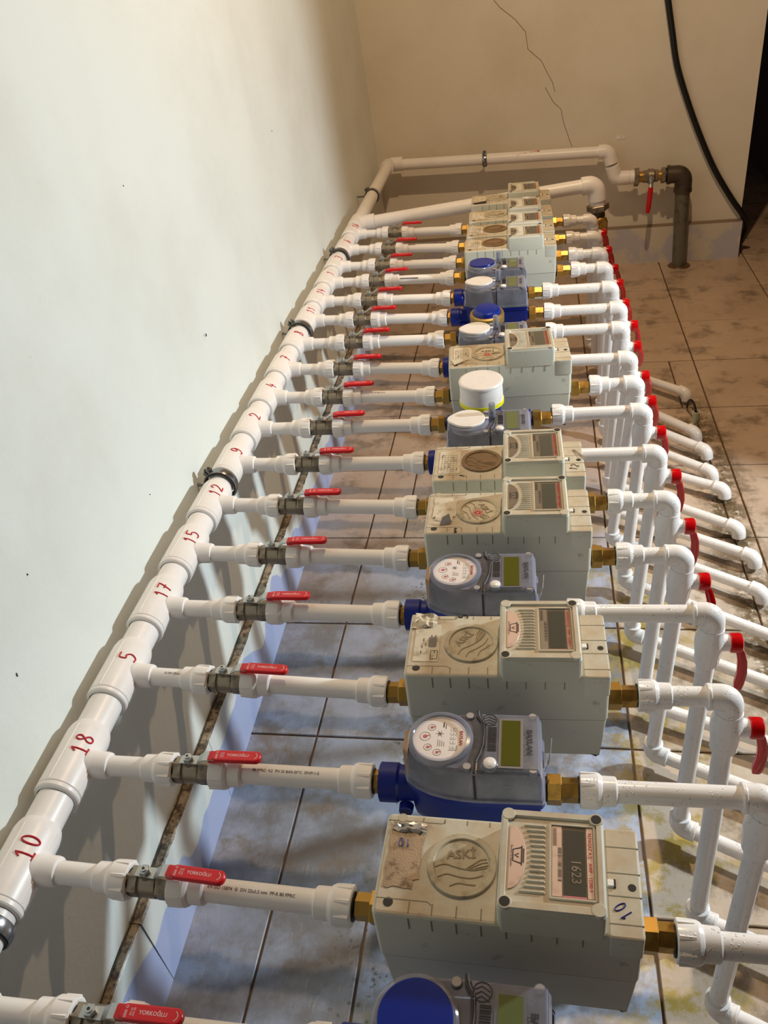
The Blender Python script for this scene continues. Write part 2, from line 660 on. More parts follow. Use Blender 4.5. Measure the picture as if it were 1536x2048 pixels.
def smooth_line(pts, k=3):
    """Catmull-Rom"""
    if len(pts) < 4:
        return pts
    out = []
    n = len(pts)
    for i in range(n - 1):
        p0, p1, p2, p3 = pts[max(0, i - 1)], pts[i], pts[i + 1], pts[min(n - 1, i + 2)]
        for j in range(k):
            t = j / k
            out.append(tuple(.5 * ((2 * p1[c]) + (-p0[c] + p2[c]) * t + (2 * p0[c] - 5 * p1[c] + 4 * p2[c] - p3[c]) * t * t +
                                   (-p0[c] + 3 * p1[c] - 3 * p2[c] + p3[c]) * t ** 3) for c in range(len(p1))))
    out.append(pts[-1])
    return out


def marker(name, s, h, mapf, mat, parent, r=.0008, aspect=.62, slant=0.0):
    """handwritten digits; mapf(u, v) gives a 3D point"""
    mb = MB()
    w = h * aspect
    adv = w * 1.22
    u0 = -adv * len(s) / 2 + (adv - w) / 2
    for i, ch in enumerate(s):
        for st in DIG[ch]:
            line = smooth_line(st) if ch not in '147I' else st
            fine = []
            for a, b in zip(line, line[1:]):
                m = 3
                fine += [(a[0] + (b[0] - a[0]) * q / m, a[1] + (b[1] - a[1]) * q / m) for q in range(m)]
            fine.append(line[-1])
            mb.tube([mapf(u0 + i * adv + x * w + slant * (y - .5) * h, (y - .5) * h) for x, y in fine], r, 6, mat)
    return mb.obj(name, parent)


# ------------------------------------------------------------------ the room
def wallx(y, z):
    return -.600 - .0145 * (y - .5) - .043 * (z - .4)


def struct(mb_or_me, name, sharp=24):
    o = mb_or_me.obj(name, sharp=sharp)
    o['kind'] = 'structure'
    return o


# floor: grout bed and tiles in one mesh
mb = MB()
mb.quad([(-.9, -2.2, -.004), (3.3, -2.2, -.004), (3.3, 6.6, -.004), (-.9, 6.6, -.004)], 'grout')
mb.quad([(-.9, -2.2, -.03), (3.3, -2.2, -.03), (3.3, 6.6, -.03), (-.9, 6.6, -.03)], 'grout')
xs = [-.9, -.437, -.128, .173, .524, .872, 1.22, 1.57, 1.92, 2.27, 2.62, 2.97, 3.3]
ys = [-2.2] + [1.066 + .3285 * k for k in range(-9, 17)] + [6.6]
tile_cols = []
g = .0022


def add_tile(mb, x0, x1, y0, y1):
    k = mb.mat('tile')
    b = .0014
    out = [(x0 + g, y0 + g), (x1 - g, y0 + g), (x1 - g, y1 - g), (x0 + g, y1 - g)]
    inn = [(x0 + g + b, y0 + g + b), (x1 - g - b, y0 + g + b), (x1 - g - b, y1 - g - b), (x0 + g + b, y1 - g - b)]
    lo = [mb.addv((*p, -.004)) for p in out]
    mi = [mb.addv((*p, -b)) for p in out]
    hi = [mb.addv((*p, 0)) for p in inn]
    mb.ring_faces(lo, mi, k); mb.ring_faces(mi, hi, k)
    mb.f.append(tuple(hi)); mb.mi.append(k)


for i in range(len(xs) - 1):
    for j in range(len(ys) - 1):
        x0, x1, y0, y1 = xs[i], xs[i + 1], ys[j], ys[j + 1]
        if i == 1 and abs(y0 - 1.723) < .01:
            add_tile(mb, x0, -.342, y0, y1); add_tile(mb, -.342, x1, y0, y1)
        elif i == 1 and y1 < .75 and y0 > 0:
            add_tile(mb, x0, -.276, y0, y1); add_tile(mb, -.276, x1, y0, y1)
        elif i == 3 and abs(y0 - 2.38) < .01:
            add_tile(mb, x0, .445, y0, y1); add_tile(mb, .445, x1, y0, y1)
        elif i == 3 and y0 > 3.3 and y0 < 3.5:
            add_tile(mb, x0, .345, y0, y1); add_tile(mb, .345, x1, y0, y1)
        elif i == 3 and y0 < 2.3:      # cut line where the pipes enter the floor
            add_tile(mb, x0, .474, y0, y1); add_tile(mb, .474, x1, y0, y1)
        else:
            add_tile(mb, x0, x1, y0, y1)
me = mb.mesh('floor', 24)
ca = me.color_attributes.new('tile', 'FLOAT_COLOR', 'CORNER')
vals = {}
for p in me.polygons:
    c = p.center
    key = (round(c.x * 3), round(c.y * 3.05))
    v = vals.setdefault(key, rnd.random())
    for li in p.loop_indices:
        ca.data[li].color = (v, v, v, 1)
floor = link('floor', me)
floor['kind'] = 'structure'

# left wall: a slightly leaning plane with real thickness
mb = MB()
k = mb.mat('wall_left')
ny, nz = 34, 14
idx = {}
for a in range(ny + 1):
    for b in range(nz + 1):
        y = -2.2 + (3.72 + 2.2) * a / ny
        z = 2.7 * b / nz
        wob = .0025 * sin(y * 3.1 + z * 1.7) + .002 * sin(y * 6.3 - z * 4.1)
        idx[a, b] = mb.addv((wallx(y, z) - .002 + wob * min(1, abs(z - .16) * 3), y, z))
for a in range(ny):
    for b in range(nz):
        mb.f.append((idx[a, b], idx[a + 1, b], idx[a + 1, b + 1], idx[a, b + 1])); mb.mi.append(k)
mb.box(-.90, -.78, -2.2, 3.9, 0, 2.7, 'wall_left')
struct(mb, 'wall_left', 60)

wl = bpy.data.objects['wall_left']
for y_, z_, r_ in ((.625, .630, .0028), (1.448, .702, .0030), (.718, .708, .0012), (1.05, .60, .0010), (.80, .95, .0012), (1.9, .86, .0016), (1.3, 1.02, .0010), (.52, .80, .0010), (2.2, .92, .0012)):
    c_ = MB()
    c_.v = []
    c_.prism([(q[0] * (1 + .25 * sin(i_ * 2.1)), q[1] * (.6 + .2 * cos(i_ * 1.3))) for i_, q in enumerate(circle(0, 0, r_, 9))], 0, .0016, .0004, 'hole', 1)
    xx_ = wallx(y_, z_) - .0005
    c_.v = [(xx_ + c, y_ + b, z_ + a) for a, b, c in c_.v]
    c_.obj('paint_chip', wl)
mb = MB().box(-.80, .842, 3.707, 3.86, 0, 2.7, 'wall_back')
wb = struct(mb, 'wall_back')
crk = MB()
for ln in ([(-.16, 1.06), (-.144, 1.034), (-.122, 1.008), (-.07, .965), (-.026, .917), (-.021, .859), (.03, .813), (.052, .775), (.074, .734), (.082, .700)],
           [(.045, .719), (.062, .69), (.08, .662), (.107, .636), (.120, .58), (.151, .492)]):
    crk.tube([(x + rnd.uniform(-.002, .002), 3.7068, z) for x, z in ln], .0009, 5, 'crack')
crk.obj('crack', wb)
ch = MB()
for x, z in ((.325, .515), (.345, .507)):
    ch.prism(circle(0, 0, .009, 7), -.001, .0015, .0005, 'white')
ch.v = [(.335 + (x if i < len(ch.v) // 2 else x * .7 + .02), 3.7065 - z_, .51 + y) for i, (x, y, z_) in enumerate(ch.v)]
ch.obj('plaster_chip', wb)

mb = MB()
mb.box(.842, 3.3, 6.4, 6.6, 0, 2.7, 'wall_dark')
struct(mb, 'wall_corridor')
mb = MB()
mb.box(3.2, 3.3, -2.2, 6.6, 0, 2.7, 'wall_dark')
struct(mb, 'wall_far_right')
# unseen partition added on the right: its near edge cuts off the work lamp
mb = MB()
mb.box(1.20, 1.30, 1.62, 6.4, 0, 2.7, 'wall_dark')
struct(mb, 'light_blocker_right')
mb = MB()
mb.box(-.9, 3.3, -2.3, -2.2, 0, 2.7, 'wall_dark')
struct(mb, 'wall_front')
mb = MB()
mb.box(-.9, 3.3, -2.2, 6.6, 2.7, 2.8, 'wall_dark')
struct(mb, 'ceiling')

# left skirting with its ledge; the front piece is set lower at the joint
mb = MB()
k = mb.mat('base_left')


def skirt(y0, y1, w, top, n=10):
    rows_ = []
    for i in range(n + 1):
        y = y0 + (y1 - y0) * i / n
        xb = -.5645 - .0185 * (y - .53)
        xt = wallx(y, .16) + w + .0012 * sin(y * 37)
        rows_.append([mb.addv(p) for p in ((xb, y, 0), (xt - .0005, y, top - .003), (xt - .003, y, top), (wallx(y, .16) - .01, y, top - .001), (wallx(y, 0) - .03, y, 0))])
    for r0, r1 in zip(rows_, rows_[1:]):
        mb.ring_faces(r0, r1, k)
    mb.f.append(tuple(rows_[0])); mb.mi.append(k)
    mb.f.append(tuple(reversed(rows_[-1]))); mb.mi.append(k)


skirt(-2.2, .5799, .0155, .159, 20)
skirt(.5802, 3.707, .018, .160, 24)
bl = struct(mb, 'baseboard_left', 30)
mb = MB()
mb.tube([(wallx(.1 + q * .03, .16) + .0012 + .0012 * sin(q * 1.7) + .0008 * sin(q * 4.1), .1 + q * .03, .1602) for q in range(118)], .0011, 5, 'hole')
mb.obj('gap_line', bl)
mb = MB()
mb.box(-.66, .845, 3.672, 3.707, 0, .155, 'base_back')
struct(mb, 'baseboard_back')

# ------------------------------------------------------------------ plumbing data (metres)
Z = .50
#      mark   y at collector, y at meter, y at elbow, x elbow, meter kind
ROWS = [
    ('', .314, .312, .305, .25, 'baylan'),
    ('10', .458, .445, .434, .25, 'box'),
    ('18', .600, .597, .600, .244, 'baylan'),
    ('5', .750, .735, .744, .231, 'box'),
    ('17', .890, .882, .893, .236, 'baylan'),
    ('15', 1.024, 1.012, 1.021, .215, 'box'),
    ('12', 1.162, 1.150, 1.165, .215, 'box'),
    ('9', 1.296, 1.292, 1.310, .213, 'baylan'),
    ('2', 1.432, 1.432, 1.464, .205, 'round'),
    ('4', 1.567, 1.552, 1.582, .203, 'box'),
    ('7', 1.705, 1.685, 1.698, .201, 'baylan'),
    ('8', 1.845, 1.837, 1.857, .199, 'dome'),
    ('11', 1.988, 1.966, 1.975, .204, 'baylan'),
    ('14', 2.118, 2.095, 2.114, .195, 'baylan'),
    ('1', 2.258, 2.244, 2.258, .191, 'box'),
    ('3', 2.390, 2.364, 2.375, .186, 'box'),
    ('6', 2.540, 2.500, 2.521, .180, 'box'),
    ('16', 2.695, 2.670, 2.688, .177, 'box'),
]
FLOORP = {  # riser foot (x, y) and the end where the pipe dips into the floor
    '10': ((.247, .462), (.565, .315)), '18': ((.240, .596), (.560, .455)), '5': ((.234, .726), (.548, .59)),
    '17': ((.229, .883), (.535, .735)), '15': ((.203, 1.032), (.525, .885)), '12': ((.197, 1.149), (.515, 1.02)),
    '9': ((.195, 1.340), (.505, 1.175)), '2': ((.195, 1.513), (.498, 1.325)), '4': ((.178, 1.672), (.484, 1.478)),
    '7': ((.185, 1.790), (.492, 1.600)), '8': ((.188, 1.915), (.478, 1.712)), '11': ((.190, 2.05), (.475, 1.880)),
    '14': ((.195, 2.19), (.459, 1.962)), '1': ((.195, 2.33), (.462, 2.071)), '3': ((.205, 2.45), (.449, 2.169)),
    '6': ((.196, 2.65), (.457, 2.410)), '16': ((.186, 2.80), (.285, 2.71)),
}


def colx(y):
    return -.5685 - .0075 * (y - .45)


def x0f(y):
    return -.533 - .0110 * (y - .45)


def xbf(y):
    return -.186 - .0175 * (y - .45)


WORD = {'10': 'ten', '18': 'eighteen', '5': 'five', '17': 'seventeen', '15': 'fifteen', '12': 'twelve', '9': 'nine', '2': 'two', '4': 'four',
        '7': 'seven', '8': 'eight', '11': 'eleven', '14': 'fourteen', '1': 'one', '3': 'three', '6': 'six', '16': 'sixteen'}


def nm(mark):
    return 'the tee marked ' + mark if mark else 'the unmarked tee at the bottom edge'


# ------------------------------------------------------------------ collector manifold
TR, PR = .0282, .0225
man = empty('collector_manifold', (0, 0, Z), 'long white collector pipe along the left wall with red handwritten numbers on its tees', 'pipe')
mb = MB()
ya, yb_ = .16, 3.62
mb.lathe((colx(ya), ya, 0), (colx(yb_) - colx(ya), yb_ - ya, 0), [(0, PR), (hypot(yb_ - ya, colx(yb_) - colx(ya)), PR)], 32, 'ppr')
mb.obj('pipe', man)


def tee_mesh():
    mb = MB()
    L = .0525
    mb.lathe((0, -L, 0), (0, 1, 0), [(0, PR + .0008), (.0012, TR - .0012), (.003, TR), (.007, TR), (.0082, TR - .0012), (.0094, TR),
                                    (2 * L - .014, TR), (2 * L - .006, TR - .0016), (2 * L - .001, PR + .002), (2 * L, PR)], 36, 'ppr', cap=False)
    # mould seams
    for th in (radians(8), radians(-78)):
        x, z = -sin(th) * TR, cos(th) * TR
        mb.tube([(x, -L + .011, z), (x, L - .012, z)], .0006, 6, 'ppr')
    mb.lathe((TR - .006, 0, 0), (1, 0, 0), [(0, .019), (.006, .0172), (.010, .0165), (.022, .0165), (.026, .0155), (.0275, .0125)], 28, 'ppr')
    return mb.mesh('tee')


TEE = tee_mesh()
SCALES = {}
for i, (mark, yl, yb, yr, xe, kind) in enumerate(ROWS):
    t = link('tee', TEE, man, (colx(yl), yl, 0))
    yaw = radians(rnd.uniform(-1, 1))
    prev = ROWS[i - 1][1] if i else yl - .14
    if mark:
        hh = .021 if len(mark) == 2 else .023
        th0 = radians(-28)

        def mp(u, v, th0=th0):
            th = th0 + v / TR
            return (-sin(th) * (TR + .0001), u + .012, cos(th) * (TR + .0001))
        s = mark.replace('1', 'I') if mark in ('10', '18') else mark
        marker('marker_number', s, hh, mp, 'inkred', t, .0012)

# ------------------------------------------------------------------ pipe clamps on the collector
def clamp_obj(loc, r, d, label, name='pipe_clamp', big=False, up=(0, 0, 1), bolt=True):
    e = empty(name, loc, label, 'clamp', 'rubber lined pipe clamps')
    w = .0085
    mb = MB().lathe(Vector(d) * -w, d, [(0, r + .0002), (0, r + .0030), (2 * w, r + .0030), (2 * w, r + .0002)], 32, 'rubber', cap=False)
    mb.obj('rubber_liner', e)
    mb = MB()
    w2 = .0072
    mb.lathe(Vector(d) * -w2, d, [(0, r + .003), (0, r + .0048), (w2 * .6, r + .0058), (w2 * 1.4, r + .0058), (2 * w2, r + .0048), (2 * w2, r + .003)], 32, 'steel', cap=False)
    mb.obj('steel_band', e)
    if bolt:
        mb = MB()
        q = Vector((-.55, 0, .83)) if abs(d[1]) > .5 else Vector((0, -.1, 1))
        q.normalize()
        side = Vector((.83, 0, .55)) if abs(d[1]) > .5 else Vector((0, 1, 0))
        p = q * (r + .008)
        for s_ in (-1, 1):
            mb.lathe(p + side * (s_ * .004 - .001), side, [(0, .0075), (.002, .0075)], 6, 'steel')
        mb.lathe(p - side * .010, side, [(0, .0045), (.003, .0045), (.003, .0022), (.02, .0022)], 6, 'steel')
        mb.lathe(p * .55, q, [(0, .004), (r * .5 + .006, .004)], 8, 'steel')
        mb.obj('clamp_screw', e)
        mb = MB()
        if abs(d[1]) > .5:
            mb.lathe((-r - .004, 0, 0), (-1, 0, 0), [(0, .006), (.004, .006), (.004, .0035), (.03, .0035)], 8, 'steel')
        else:
            mb.lathe((0, r + .004, 0), (0, 1, 0), [(0, .006), (.004, .006), (.004, .0035), (.03, .0035)], 8, 'steel')
        mb.obj('wall_stud', e)
    return e


clamp_obj((colx(.388), .388, Z), PR, (0, 1, 0), 'dark steel pipe clamp at the bottom left, just below the tee marked 10')
clamp_obj((colx(1.229), 1.229, Z), PR + .004, (0, 1, 0), 'shiny pipe clamp between the tees marked 12 and 9')
clamp_obj((colx(1.914), 1.914, Z), PR + .004, (0, 1, 0), 'pipe clamp with a wing screw between the tees marked 8 and 11')
clamp_obj((colx(2.467), 2.467, Z), PR + .004, (0, 1, 0), 'pipe clamp between the tees marked 3 and 6')
clamp_obj((colx(3.15), 3.15, Z), PR, (0, 1, 0), 'black lined pipe clamp on the collector near the room corner', bolt=True)

# ------------------------------------------------------------------ branch pipes with threaded adapters
def collar_prof(L, r):
    return [(0, r - .0015), (.0015, r), (L - .0015, r), (L, r - .002)]


def adapter(mb, x, sgn, mat='ppr', bell=True):
    """female threaded adapter: socket sleeve then a wider ribbed collar; x = far face of the collar, sgn=+1 collar faces +x"""
    o = (x, 0, 0)
    d = (-sgn, 0, 0)
    # black seal, collar, shoulder, sleeve
    mb.lathe((x + sgn * .0016, 0, 0), d, [(0, .0145), (.004, .0145)], 24, 'rubber')
    mb.lathe(o, d, [(0, .0176), (.0008, .0196), (.0165, .0203), (.0195, .0200), (.023, .0182)], 24, mat)
    for j in range(8):
        a = j * pi / 4 + .3
        mb.lathe((x - sgn * .0015, cos(a) * .0186, sin(a) * .0186), d, [(0, .0027), (.015, .0023)], 6, mat)
    mb.lathe((x - sgn * .0205, 0, 0), d, [(0, .0192), (.004, .0166), (.018, .0163), (.0195, .0150), (.0202, .0127)], 28, mat)


def branch_mesh():
    mb = MB()
    mb.lathe((.024, 0, 0), (1, 0, 0), [(-.018, .0125), (.05, .0125)], 28, 'ppr')
    adapter(mb, .1005, 1)
    return mb.mesh('inlet_pipe')


def branch2_mesh():
    mb = MB()
    adapter(mb, .1475, -1)
    mb.lathe((.165, 0, 0), (1, 0, 0), [(0, .0125), (.155, .0125)], 28, 'ppr')
    adapter(mb, .3475, 1)
    return mb.mesh('supply_pipe')


def valve_body_mesh():
    mb = MB()
    mb.lathe((.0985, 0, 0), (1, 0, 0), [(0, .0155), (.0035, .0160), (.0135, .0160)], 6, 'nickel', rot=.2)
    mb.lathe((.109, 0, 0), (1, 0, 0), [(0, .0148), (.003, .0150), (.005, .0138), (.007, .0152), (.024, .0152), (.026, .0135)], 24, 'nickel')
    mb.lathe((.134, 0, 0), (1, 0, 0), [(0, .0160), (.011, .0160), (.0145, .0150)], 6, 'nickel', rot=.2)
    mb.lathe((.122, 0, .012), (0, 0, 1), [(0, .0068), (.0065, .0062)], 16, 'nickel')
    return mb.mesh('valve_body')


def lever_mesh():
    mb = MB()
    z = .0195
    # plate, bend up, plate inside the grip
    prof = [(.112, z), (.134, z), (.143, z + .0075), (.152, z + .0090), (.19, z + .0090)]
    w = [.0055, .0062, .0068, .0068, .0068]
    k = mb.mat('zinc')
    rings = []
    for (x, zz), ww in zip(prof, w):
        rings.append([mb.addv(p) for p in ((x, -ww, zz), (x, ww, zz), (x, ww, zz + .0014), (x, -ww, zz + .0014))])
    for a, b in zip(rings, rings[1:]):
        mb.ring_faces(a, b, k)
    mb.f.append(tuple(reversed(rings[0]))); mb.mi.append(k)
    mb.f.append(tuple(rings[-1])); mb.mi.append(k)
    return mb.mesh('lever')


def grip_mesh():
    mb = MB()
    z = .0195
    out = rrect(.153, .2165, -.0084, .0084, .0078, 5)
    out[0:0] = []
    mb.prism(inset(out, .001), z + .0068, z + .0125, .0016, 'red', 3)
    mb.prism(rrect(.1495, .160, -.0068, .0068, .002, 3), z + .0050, z + .0110, .001, 'red', 2)
    return mb.mesh('grip')


BR, BR2, VB, LV, GR = branch_mesh(), branch2_mesh(), valve_body_mesh(), lever_mesh(), grip_mesh()
nutmb = MB().lathe((.122, 0, .0205), (0, 0, 1), [(0, .0062), (.005, .0062), (.0055, .0055)], 6, 'zinc').lathe((.122, 0, .0255), (0, 0, 1), [(0, .0034), (.0022, .0034)], 16, 'zinc')
nutmb.lathe((.122, 0, .0276), (0, 0, 1), [(0, .0016), (.0003, .0016)], 10, 'hole')
NUT = nutmb.mesh('stem_nut')


def grip_letters(parent, full):
    z = .0321
    if full:
        a = text('brand_lettering', 'YORKOĞLU', .0050, flat(.1870, .0, z, 0), 'letter', parent, .0001)
        text('brand_lettering', '2505 ◇', .0034, flat(.1610, 0, z, pi / 2), 'letter', parent, .0001)
        text('brand_lettering', 'PN 25\nDN 20', .0026, flat(.1675, 0, z, pi / 2), 'letter', parent, .00005)
    else:
        text('brand_lettering', 'YORKOĞLU', .0050, flat(.1870, .0, z, 0), 'letter', parent, .0001)
        text('brand_lettering', '25', .0040, flat(.160, 0, z, pi / 2), 'letter', parent, .0001)
    mb = MB()
    mb.strip([(.2065 + .0042 * cos(t), .0042 * sin(t)) for t in [(-70 + 14 * k) * pi / 180 for k in range(11)]], .0007, z - .0001, .0002, 'letter')
    mb.obj('turn_arrow', parent)


for i, (mark, yl, yb, yr, xe, kind) in enumerate(ROWS):
    xa, xb = x0f(yl), xbf(yb)
    L = hypot(xb - xa, yb - yl)
    rz = atan2(yb - yl, xb - xa)
    sx = L / .3475
    if mark:
        where = 'row marked ' + WORD[mark] + ' in red'
    else:
        where = 'unmarked row at the bottom edge'
    e = empty('inlet_pipe', (xa, yl, Z), 'white pipe stub between collector and valve, ' + where, 'pipe', 'white inlet stubs on the collector tees', rz)
    e.scale = (sx, 1, 1)
    link('pipe_with_adapter', BR, e)
    v = empty('ball_valve', (xa, yl, Z), 'nickel ball valve with red lever, ' + where, 'valve', 'red levered ball valves', rz)
    v.scale = (sx, 1, 1)
    link('valve_body', VB, v)
    link('stem_nut', NUT, v)
    lv = link('lever', LV, v)
    gr = link('grip', GR, lv)
    # small differences in how far each lever is turned
    ang = [0, -1.5, 1, 0, 2, 3, 2, 1, 2, 4, 2, 1.5, 3, 4, 5, 1, 0, 1][i]
    for o in (lv,):
        o.matrix_local = Matrix.Translation((.122, 0, 0)) @ Matrix.Rotation(radians(ang), 4, 'Z') @ Matrix.Translation((-.122, 0, 0))
    grip_letters(gr, i < 8)
    s = empty('supply_pipe', (xa, yl, Z), 'white pipe between red levered valve and meter, ' + where, 'pipe', 'white pipes between valves and meters', rz)
    s.scale = (sx, 1, 1)
    link('pipe_with_adapters', BR2, s)
    if mark == '10':
        text('printed_line', 'EN ISO 15874  G  DN 25x3.5 mm  PP-R 80 PPRC', .0047, cyl_x(.240, 0, 0, .0127, radians(14)), 'print', s, .0001)
    if mark == '18':
        text('printed_line', '80 PPRC  4.2  PN 20 BAR-20°C  SINIF-1-2', .0047, cyl_x(.243, 0, 0, .0127, radians(14)), 'print', s, .0001)
    if mark == '5':
        text('printed_line', 'G DN 25x3.5 mm', .0045, cyl_x(.052, 0, 0, .0127, radians(14)), 'print', e, .0001)
    if mark == '1':
        mb = MB()
        mb.tube([cyl_x(0, 0, 0, .0126, radians(52))(u, 0) for u in (.193, .22, .245)], .0017, 6, 'print')
        mb.obj('grey_scrape', s)
    if mark == '4':
        text('printed_line', 'PN 20 BAR 20°C', .0045, cyl_x(.225, 0, 0, .0127, radians(20)), 'print', s, .0001)

# ------------------------------------------------------------------ meters
# --- boxed meter ----------------------------------------------------
BW, BH = .238, .0525


def box_lower():
    mb = MB()
    k = mb.mat('box')
    full = rrect(.0006, BW - .0006, -BH + .0006, BH - .0006, .006)
    lv = [[mb.addv((*p, z)) for p in inset(full, i_)] for z, i_ in ((0, .010), (.004, .0065), (.075, .0001))]
    for a, b in zip(lv, lv[1:]):
        mb.ring_faces(a, b, k)
    mb.f.append(tuple(reversed(lv[0]))); mb.mi.append(k)
    mb.f.append(tuple(lv[-1])); mb.mi.append(k)
    return mb.mesh('lower_housing')


def box_upper():
    mb = MB()
    mb.prism(rrect(0, BW, -BH, BH, .006), .0755, .147, .004, 'box', 3)
    mb.prism(rrect(.208, BW + .0006, -BH - .0008, BH + .0002, .004), .118, .1482, .002, 'box', 2)
    return mb.mesh('upper_cover')


def box_grooves():
    mb = MB()
    zt = .14705
    for x in (.034, .055, .077, .099, .121, .143, .165, .187):
        mb.box(x - .0005, x + .0005, -BH - .0004, -BH + .002, .127, .1435, 'gapgrey')
        if x < .11:
            mb.box(x - .0005, x + .0005, -BH + .0035, -.0385, zt - .001, zt + .0002, 'gapgrey')
            mb.box(x + .002, x + .003, .044, BH - .0035, zt - .001, zt + .0002, 'gapgrey')
    mb.strip([(.002, .0438), (.055, .0438), (.058, .046)], .0007, zt - .0004, .0006, 'gapgrey')
    mb.strip([(.003, -.037), (.050, -.037), (.054, -.040)], .0007, zt - .0004, .0006, 'gapgrey')
    for y in (.033, .007, -.015, -.0405):
        mb.box(.209, BW + .0004, y - .0005, y + .0005, .1478, .1484, 'gapgrey')
    # seam round the housing
    mb.prism(rrect(.0002, BW - .0002, -BH + .0002, BH - .0002, .006), .0746, .0758, 0, 'gapgrey')
    return mb.mesh('groove_lines')


def box_lid():
    mb = MB()
    mb.prism(rrect(.1135, .2065, -.0535, .0475, .006), .140, .1745, .003, 'box', 3)
    # raised rim
    outer = rrect(.1145, .2055, -.0525, .0465, .006)
    inner = rrect(.120, .200, -.0455, .0395, .004)
    k = mb.mat('box')
    a = [mb.addv((*p, .1735)) for p in outer]; b = [mb.addv((*p, .1772)) for p in inset(outer, .0015)]
    c = [mb.addv((*p, .1772)) for p in inner]; d = [mb.addv((*p, .1738)) for p in inset(inner, .0008)]
    mb.ring_faces(a, b, k); mb.ring_faces(b, c, k); mb.ring_faces(c, d, k)
    for x, y in ((.1205, -.0465), (.2000, .0405), (.1205, .0405), (.1995, -.0465)):
        mb.lathe((x, y, .171), (0, 0, 1), [(0, .0062), (.0062, .0062), (.0066, .0058)], 20, 'box')
    return mb.mesh('lid')


def box_ribs():
    mb = MB()
    y = -.0345
    j = 0
    while y < .034:
        yy = y / .036
        x0 = .1265 + .0135 * sqrt(max(0, 1 - yy * yy)) + .0015
        mb.prism(rrect(x0, .1545, y - .0011, y + .0011, .001, 2), .1735, .1762, .0008, 'box', 1)
        y += .0050
    return mb.mesh('cooling_ribs')


def half_disc(cx, cy, w, h, n=16):
    return [(cx, cy - h), *[(cx + w * sin(pi * t / n), cy - h * cos(pi * t / n)) for t in range(1, n)], (cx, cy + h)]


def box_logo(mat='pinklabel'):
    mb = MB()
    mb.prism(half_disc(.1225, -.002, .0150, .0315), .1735, .1757, .0003, mat, 1)
    return mb.mesh('logo_sticker')


def box_logo_mark():
    mb = MB()
    z = .1757
    c = (.1300, -.001)

    def P(pts):
        return [(c[0] - .0005 + y * .0013, c[1] + x * .0012) for x, y in pts]
    # trapezium frame with a small keyhole figure; its top faces left
    for ln in ([(-6.5, 2.8), (-4.6, -2.8), (4.6, -2.8), (6.5, 2.8)], [(-8, 3.2), (8, 3.2)], [(-5.8, 4.4), (5.8, 4.4)]):
        mb.strip(P(ln), .0011, z, .0002, 'dark')
    mb.strip(P([(-1.6, 1.2), (0, -1.5), (1.6, 1.2)]), .0010, z, .0002, 'dark')
    return mb.mesh('logo_mark')


def box_window():
    mb = MB()
    outer = rrect(.1575, .1992, -.0395, .0350, .002)
    inner = inset(outer, .0022)
    k = mb.mat('box')
    a = [mb.addv((*p, .1735)) for p in outer]; b = [mb.addv((*p, .1762)) for p in inset(outer, .0006)]
    c = [mb.addv((*p, .1762)) for p in inner]; d = [mb.addv((*p, .1745)) for p in inset(inner, .0003)]
    mb.ring_faces(a, b, k); mb.ring_faces(b, c, k); mb.ring_faces(c, d, k)
    return mb.mesh('window_frame')


def box_pane():
    mb = MB()
    mb.prism(inset(rrect(.1575, .1992, -.0395, .0350, .002), .0024), .1735, .1748, 0, 'window')
    return mb.mesh('window_pane')


def box_lcd():
    mb = MB()
    mb.box(.1705, .1895, -.0345, .0290, .1746, .17495, 'lcdgrey')
    return mb.mesh('lcd')


def box_winlabel(mat='pinklabel', red='pink'):
    mb = MB()
    mb.box(.1908, .1962, -.036, .032, .1746, .1750, mat if mat == 'pinklabel' else 'browned')
    mb.box(.1605, .1690, -.036, .032, .1746, .1750, mat)
    mb.box(.1695, .1898, -.0365, -.0348, .1746, .1750, red)
    for q in range(24):
        y = -.022 + q * .0014
        mb.box(.1655, .1688, y, y + rnd.choice((.0004, .0008)), .1749, .1751, 'dark')
    for q in range(7):
        x = .1612 + q * .0005
        mb.box(x, x + .0002, .012, .030, .1749, .1751, 'dark')
    return mb.mesh('window_label')


def box_holes(marks):
    mb = MB()
    for x, y, z, r, m in marks:
        mb.lathe((x, y, z), (0, 0, 1), [(0, r), (.0004, r)], 18, m)
    return mb


BXL, BXU, BXG, BXLID, BXR, BXW, BXP, BXC, BXWL, BXLG, BXLM = (box_lower(), box_upper(), box_grooves(), box_lid(), box_ribs(), box_window(),
                                                             box_pane(), box_lcd(), box_winlabel(), box_logo(), box_logo_mark())
BXWL2, BXLG2 = box_winlabel('fadedlabel', 'browned'), box_logo('fadedlabel')
HOLES_TOP = [box_holes([(.0145, -.0405, .1468, .0046, 'hole')]).mesh('screw_hole'), box_holes([(.2305, -.006, .1480, .0036, 'hole')]).mesh('screw_hole')]
DISC = box_holes([(.0155, .0488 - .0015, .1469, .0046, 'ring')]).mesh('plug_disc')
LIDH = [box_holes([(.1205, -.0465, .1775, .0046, 'hole')]).mesh('screw_recess'), box_holes([(.2000, .0405, .1775, .0046, 'hole')]).mesh('screw_recess')]


